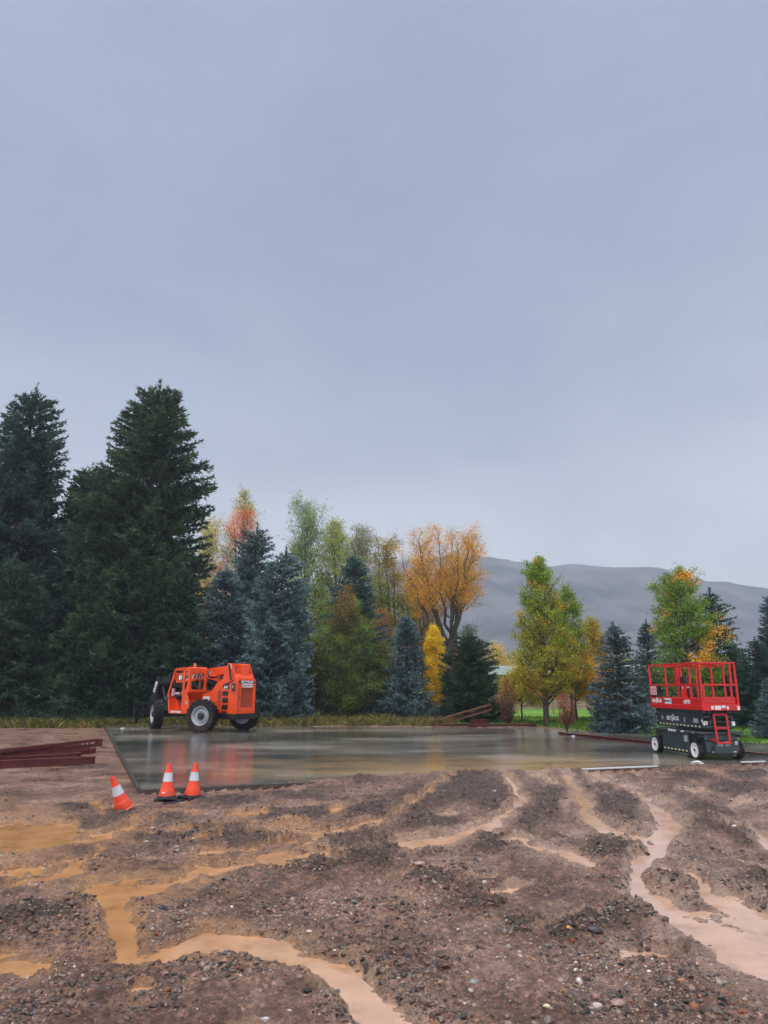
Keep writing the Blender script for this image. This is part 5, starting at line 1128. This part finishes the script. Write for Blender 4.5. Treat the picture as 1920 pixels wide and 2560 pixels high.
    def rail(a, b, w=b_, hh=.04): rl.bar(a, b, w, hh)
    zm = 1.67
    for y in (hw-.02, -hw+.02):
        for x in ((x0+.02, .10, .66, x1-.02) if y > 0 else (x0+.02, .12, .62, 1.3, x1-.02)): post(x, y)
        rail((x0,y,zt), (x1,y,zt)); rail((x0,y,zm), (x1,y,zm))
        rail((x0+.02,y,1.55) , (x0+.02,y,1.56))
    post(x0+.74, hw-.02, zf+.2, zm)
    for y in (hw-.06, hw-.14): post(.80, y, zm, zt)
    rail((x1-.02,-hw,zt), (x1-.02,hw,zt)); rail((x1-.02,-hw,zm), (x1-.02,hw,zm)); post(x1-.02, 0)
    rail((x0+.02,-hw,zt), (x0+.02,hw,zt))
    # second, slightly lower extension rails
    for y in (hw-.09, -hw+.09): rail((x0+.30,y,zt-.06), (x0+1.6,y,zt-.06), .034, .034)
    # end gate
    for y in (hw-.07, -hw+.16): post(x0+.02, y, zf+.12, zm+.02)
    rail((x0+.02,hw-.07,zm), (x0+.02,-hw+.02,zm)); rail((x0+.02,hw-.07,zf+.25), (x0+.02,-hw+.10,zf+.25), b_, .05)
    post(x0+.02, -hw+.14, zm, zt)
    rl.obj('guard_rail', Rd, pf, bevel=.004)
    MB().box(x0+.002, x0+.030, -hw+.10, hw-.08, zf+.13, zf+.24).obj('gate_panel', Rd, pf)
    MB().box(x1-.62, x1-.03, hw-.045, hw-.020, zf+.23, zf+.25).obj('panel_lip', Rd, pf)
    # lower side panel frame left of the doorway
    fr = MB(); fr.bar((x0+.68,hw-.02,zf+.20), (x0+.68,hw-.02,zm), .09, .03, up=(1,0,0)); fr.obj('panel_post', Rd, pf)
    MB().box(x1-.36, x1-.06, hw+.002, hw+.012, 1.42, 1.64).obj('instruction_board', M['pinkpaper'], pf)
    bt = MB()
    for k in range(5):
        for j in range(4): bt.box(x1-.34+j*.07, x1-.30+j*.07, hw+.012, hw+.014, 1.435+k*.036, 1.450+k*.036)
    bt.obj('board_print', M['lamp_red'], pf)
    MB().box(x1-.40, x1-.05, hw-.02, hw+.002, 1.38, 1.65).obj('board_back', M['decal_black'], pf)
    text('SKYJACK', .11, (x1-.34,hw+.004,zf+.155), lx, up, M['letter'], pf, bold=.03, sx=1.12)
    MB().prism([(x1-.39,zf+.20),(x1-.31,zf+.20),(x1-.35,zf+.245)], hw+.001, hw+.005).obj('logo_peak', M['letter'], pf)
    MB().box(x1-1.05, x1-.72, hw+.001, hw+.005, zf+.095, zf+.225).obj('sticker', M['white'], pf)
    text('ANERVO', .065, (x1-.91,hw+.007,zf+.16), lx, up, M['inkblue'], pf, name='sticker_print', bold=.02)
    MB().tube((x1-.76,hw+.005,zf+.16), (x1-.76,hw+.009,zf+.16), .035, n=16).obj('sticker_mark', M['inkblue'], pf)
    text('SJ4732', .11, (x1-1.78,hw+.004,zf+.155), lx, up, M['letter'], pf, bold=.03, sx=.95)
    st = MB(); xx = x0-.024
    for (y0, y1, z0_, z1_) in ((.20,.26,0,.075),(.02,.17,-.01,.08),(-.09,.0,.03,.085),(-.17,-.12,0,.07),(-.44,-.38,-.015,.07)): st.box(xx, xx+.004, y0, y1, zf+z0_, zf+z1_)
    each(st, 'sticker', M['white'], pf)
    cb = MB(); cb.box(.42,.62,hw-.20,hw-.06,1.70,1.86).box(.24,.46,hw-.18,hw-.04,1.40,1.58); cb.path([(.4,hw-.1,1.5),(.32,hw-.1,1.35),(.4,hw-.08,1.25)], .015); cb.path([(.5,hw-.12,1.86),(.42,hw-.12,1.98)], .02); cb.obj('control_box', M['black'], pf, bevel=.01)
    MB().box(.29,.30,hw-.14,hw-.04,1.60,1.63).box(.40,.47,hw-.02,hw-.017,1.58,1.64).obj('control_label', M['letter'], pf)
    return T
build_lift((7.74, 17.12, 0), R_(97))
# ------------------------------------------------------------------ cones
def build_cone(loc, label, rot=(0,0,0), base='black', lab=False):
    T = empty('traffic_cone', loc, 0, label, 'traffic cone', 'orange traffic cones by the slab corner'); T.rotation_euler = rot; T.scale = (.88, .88, .87)
    H = .60
    c = MB(); c.lathe([(.145,.04),(.15,.06),(.122,.16),(.118,.175),(.112,.18),(.112-.03,.30) if False else (.088,.30)], 32, 'z'); c.lathe([(.066,.44),(.050,.52),(.042,.575),(.040,.60),(.030,.605),(.030,.56)], 32, 'z')
    c.lathe([(.088,.30),(.066,.44)], 32, 'z')
    c.obj('cone_body', M['cone'], T, smooth=True)
    col = MB(); col.lathe([(.0905,.295),(.0915,.297),(.069,.443),(.067,.445)], 32, 'z'); col.obj('reflective_collar', M['collar'], T, smooth=True)
    b = MB()
    if base == 'black':
        b.prism([(-.19,0),(-.19,.025),(-.15,.035),(.15,.035),(.19,.025),(.19,0)], -.19, .19); b.lathe([(.16,.03),(.155,.055),(.14,.06)], 24, 'z')
        for x in (-.17, .17):
            for y in (-.17, .17): b.box(x-.04, x+.04, y-.04, y+.04, -.015, .01)
        b.obj('cone_base', M['rubber'], T, bevel=.01)
    else:
        b.lathe([(.15,.055),(.165,.04),(.16,.03),(.13,.03)], 24, 'z'); b.obj('cone_base', M['cone'], T)
    if lab:
        Ml = Matrix.Rotation(math.atan(-.255), 4, 'X'); s = MB(); s.box(-.075, -.005, -.1305, -.1265, .10, .13); s.obj('cone_label', M['white'], T)
    return T
def on(px, py, z=-.06):
    g = G(px, py, z); return (g.x, g.y, gz(g.x, g.y))
p = on(417, 1993); build_cone((p[0], p[1], p[2]+.02), 'upright cone on a thick black base, middle of the three and tallest', (R_(-2), 0, R_(12)), lab=True)
p = on(481, 1989); build_cone((p[0], p[1], p[2]+.0), 'slightly leaning cone with thin black base at the right of the three', (R_(1), R_(2.5), R_(50)))
p = on(313, 2016); build_cone((p[0], p[1], p[2]-.02), 'muddy tilted cone without a base, sunk in mud at the left of the three', (R_(8), R_(-24), R_(20)), base='none')
# rubber base of the second ring lying under the middle cone
p = on(412, 1997); o = MB().prism([(-.24,0),(-.24,.03),(.24,.03),(.24,0)], -.20, .20).obj('rubber_mat', M['rubber'], None, bevel=.012); o.location = (p[0], p[1]+.02, p[2]-.02); o.rotation_euler = (R_(3), R_(-3), R_(-14)); tag(o, 'flat black rubber slab under the middle cone', 'rubber slab')
# ------------------------------------------------------------------ red primed steel
def joist(a, b, H, W, label, name='steel_joist', cat='steel joist', panels=8, roll=0, mat='primer', group=None):
    a = Vector(a); b = Vector(b); L = (b-a).length; d = (b-a).normalized()
    T = empty(name, a, 0, label, cat, group)
    rzq = d.to_track_quat('X', 'Z'); T.rotation_mode = 'QUATERNION'; T.rotation_quaternion = rzq @ Euler((roll,0,0)).to_quaternion()
    ch = MB()
    for z in (0, H):
        for y in (-W/2, W/2):
            s = 1 if y > 0 else -1
            ch.box(0, L, min(y,y-s*.055), max(y,y-s*.055), z-.006, z+.006); ch.box(0, L, y-.005, y+.005, min(z, z+(.05 if z == 0 else -.05)), max(z, z+(.05 if z == 0 else -.05)))
    ch.box(0, .012, -W/2, W/2, 0, H); ch.box(L-.012, L, -W/2, W/2, 0, H)
    ch.obj('chord', M[mat], T)
    wb = MB(); n = panels
    for y in ((-W/2+.03), (W/2-.03)) if W > .12 else (0,):
        for i in range(n):
            x0, x1, xm = L*i/n, L*(i+1)/n, L*(i+.5)/n
            wb.tube((x0+.03,y,.01), (xm,y,H-.01), .011, n=7); wb.tube((xm,y,H-.01), (x1-.03,y,.01), .011, n=7)
    wb.obj('web_rod', M[mat], T)
    return T
def hbeam(a, b, w, h, label, mat='primer', name='steel_beam', cat='steel beam', group=None, tw=.012):
    a = Vector(a); b = Vector(b); L = (b-a).length
    m = MB(); m.box(0, L, -w/2, w/2, 0, tw).box(0, L, -w/2, w/2, h-tw, h).box(0, L, -.006, .006, tw, h-tw)
    for x in (.02, L*.5, L-.03): m.box(x, x+.01, -w/2+.005, w/2-.005, tw, h-tw)
    o = m.obj(name, M[mat]); o.location = a; o.rotation_mode = 'QUATERNION'; o.rotation_quaternion = (b-a).normalized().to_track_quat('X', 'Z')
    return tag(o, label, cat, group, 'thing')
GJ = 'red primed joists piled at the left'; z = -.06
joist((-7.75,20.0,z+.14), (-9.35,13.6,z+.14), .17, .20, 'red steel joist lying on top at the back of the pile by the left edge', group=GJ, panels=16)
joist((-7.65,19.3,z), (-9.75,13.6,z), .13, .26, 'red steel joist flat on the mud in the middle of the left pile', group=GJ, panels=16)
joist((-7.9,19.0,z+.14), (-10.1,13.7,z+.14), .11, .18, 'red steel joist resting on the middle joist, set back from its end', group=GJ, panels=15)
hbeam((-6.6,16.9,z-.02), (-11.6,14.2,z-.02), .16, .16, 'solid red steel beam at the front of the left pile', group=GJ)
hbeam((-7.35,17.9,z-.01), (-10.9,14.1,z-.01), .14, .15, 'low dark red beam squeezed behind the front beam of the left pile', group=GJ)
GB2 = 'red beams lying along the far side of the slab'
hbeam(tuple(G(270,1812,0)+Vector((0,0,0))), tuple(G(342,1809,0)), .16, .13, 'short rusty red beam on the grass edge left of the telehandler', group=GB2)
a = G(1172,1818); b = G(1345,1818); hbeam((a.x,a.y,.0), (b.x,b.y+.3,.0), .2, .12, 'dark red beam on the slab below the purple shrub, left of the birch trunk', group=GB2)
a = G(1178,1814); b = G(1222,1813); hbeam((a.x,a.y+.2,.02), (b.x,b.y+.2,.05), .2, .20, 'short thick red beam end under the tilted joist', group=GB2)
a = G(1388,1836); b = G(1640,1862); hbeam((a.x+.15,a.y,-.05), (b.x+.15,b.y,-.05), .14, .13, 'long red beam along the lawn edge between birch and red lift', group=GB2)
a = G(1655,1862); b = G(1990,1896); hbeam((a.x+.2,a.y,-.05), (b.x+.2,b.y,-.05), .12, .08, 'thin rusty beam along the lawn edge right of the red lift', group=GB2, mat='rust')
a = G(1083,1819); joist((a.x,a.y,.02), (G(1222,1815).x+.05,a.y+.6,.68), .26, .14, 'long rusty joist tilted up to the right, its left end on the slab', panels=7, mat='rust')
a = G(1084,1818); b = G(1180,1816); hbeam((a.x,a.y+.3,0), (b.x,b.y+.2,0), .1, .10, 'thin rusty beam lying flat under the tilted joist', mat='rust', group=GB2)
o = MB().tube((0,0,0),(0,0,.62),.03,n=8).tube((-.12,0,.6),(.12,0,.6),.025,n=8).box(-.12,.12,-.12,.12,-.02,.01).obj('support_stand', M['metal_post']); g = G(1183,1817); o.location = (g.x, g.y+.35, 0); tag(o, 'slim dark stand propping up the tilted rusty joist', 'support stand')
# ------------------------------------------------------------------ strips on the slab edge, loose white things
def strip(a, b, w, h, label):
    a, b = Vector(a), Vector(b); m = MB(); m.bar((0,0,0), b-a, w, h); o = m.obj('form_strip', M['whitefoam'], bevel=.006); o.location = a; tag(o, label, 'form strip', 'white strips on the front edge of the slab'); return o
def front_pt(t, off=0, z=0): return Vector((PAD_FL[0]+(PAD_FR[0]-PAD_FL[0])*t-.33*off*-1*0, PAD_FL[1]+(PAD_FR[1]-PAD_FL[1])*t-off, z))
def t_at(px): 
    best = min(range(1001), key=lambda i: abs(float(proj(PAD_FL[0]+(PAD_FR[0]-PAD_FL[0])*i/1000, PAD_FL[1]+(PAD_FR[1]-PAD_FL[1])*i/1000, 0.0)[0])-px)); return best/1000
strip(front_pt(t_at(1455), .02, .005), front_pt(t_at(1642), .02, -.002), .035, .03, 'long white strip on the slab edge left of the red lift')
strip(front_pt(t_at(1852), .02, .005), front_pt(t_at(1912), .02, -.002), .035, .03, 'short white strip on the slab edge right of the red lift')
def rubble(px, py, r, label, z=0, seed=1):
    g = G(px, py, z); rng = np.random.default_rng(seed); bv, bf = ico(2); v = bv*(1+.2*rng.normal(size=(len(bv), 1)))*np.array([r*1.5, r, r*.6])
    o = link('debris_chunk', np_mesh('debris_chunk', v, bf, M['whitefoam'], False)); o.location = (g.x, g.y, z+r*.3); tag(o, label, 'debris')
rubble(1742, 1911, .085, 'white chunk lying just below the near front wheel of the red lift', -.02)
rubble(1433, 1841, .04, 'tiny white scrap on the wet slab near the red leaved shrub', 0, 2)
rubble(307, 1822, .05, 'small whitish scrap by the far left corner of the slab', 0, 3)
M['oldwood'] = mat_simple('wet_dark_timber', (.06,.045,.035), .5, var=.35, scale=10)
def board(a, b, label):
    m = MB(); m.box(0, (Vector(b)-Vector(a)).length, -.022, .022, -.10, .012); o = m.obj('formwork_board', M['oldwood'], bevel=.004)
    o.location = a; o.rotation_euler = (0, 0, math.atan2(b[1]-a[1], b[0]-a[0])); tag(o, label, 'board')
board((PAD_FL[0]-.03, PAD_FL[1]-.02, 0), (PAD_BL[0]-.03, PAD_BL[1], 0), 'dark wet board running along the left edge of the slab')
board((PAD_FL[0]-.02, PAD_FL[1]-.05, -.02), (PAD_FL[0]+3.1, PAD_FL[1]+3.1*.3526-.05, -.02), 'dark wet board along the front edge of the slab behind the cones')
# ------------------------------------------------------------------ far fence, shed
def shed():
    T = empty('shed', (14.6, 60, -.1), R_(-8), 'low beige shed with a pale metal roof behind the birch trees', 'shed')
    w_ = MB().box(-6.2, 9, 0, 6, 0, 2.75).obj('wall', M['wall'], T)
    rf = MB(); rf.prism([(-6.6,2.78),(-6.6,2.86),(-6.0,3.5),(8.8,3.5),(9.4,2.86),(9.4,2.78)], -.5, 6.5); rf.obj('roof', M['roof'], T)
    for x in (-4.6,-1.5,1.6,4.7): MB().box(x, x+1.1, -.03, .02, 1.0, 2.0).obj('window', M['window'], T)
    MB().box(6.4, 7.4, -.03, .02, 0, 2.05).obj('door', M['wood'], T)
shed()
def fence(x0, y0, x1, y1, n, h, label, mat, rails, name='fence', rw=.03):
    T = empty(name, (x0, y0, 0), 0, label, 'fence'); 
    for i in range(n):
        t = i/(n-1); X, Y = (x1-x0)*t, (y1-y0)*t
        MB().box(X-.05, X+.05, Y-.05, Y+.05, -.2, h).obj('post', M[mat], T)
    r = MB()
    for z in rails: r.bar((0,0,z), (x1-x0,y1-y0,z), rw, rw)
    r.obj('rail', M[mat], T)
fence(8.6, 47, 22, 44, 7, 1.25, 'orange brown timber post fence behind the birch and red shrub', 'wood', (.45,.9), 'timber_fence', .10)
fence(1.0, 40.5, 6.2, 39.5, 5, 1.1, 'dark wire fence with thin posts on the lawn behind the yellow tree', 'metal_post', (.3,.55,.8,1.05), 'wire_fence', .012)
g = G(1087, 1800); o = MB().box(-.025,.025,-.025,.025,-.1,.95).box(-.05,.05,-.02,.02,.9,1.0).obj('marker_post', M['metal_post']); o.location = (P(1087,1760,33).x, 33, 0); tag(o, 'thin black marker post on the lawn under the bright yellow tree', 'post')
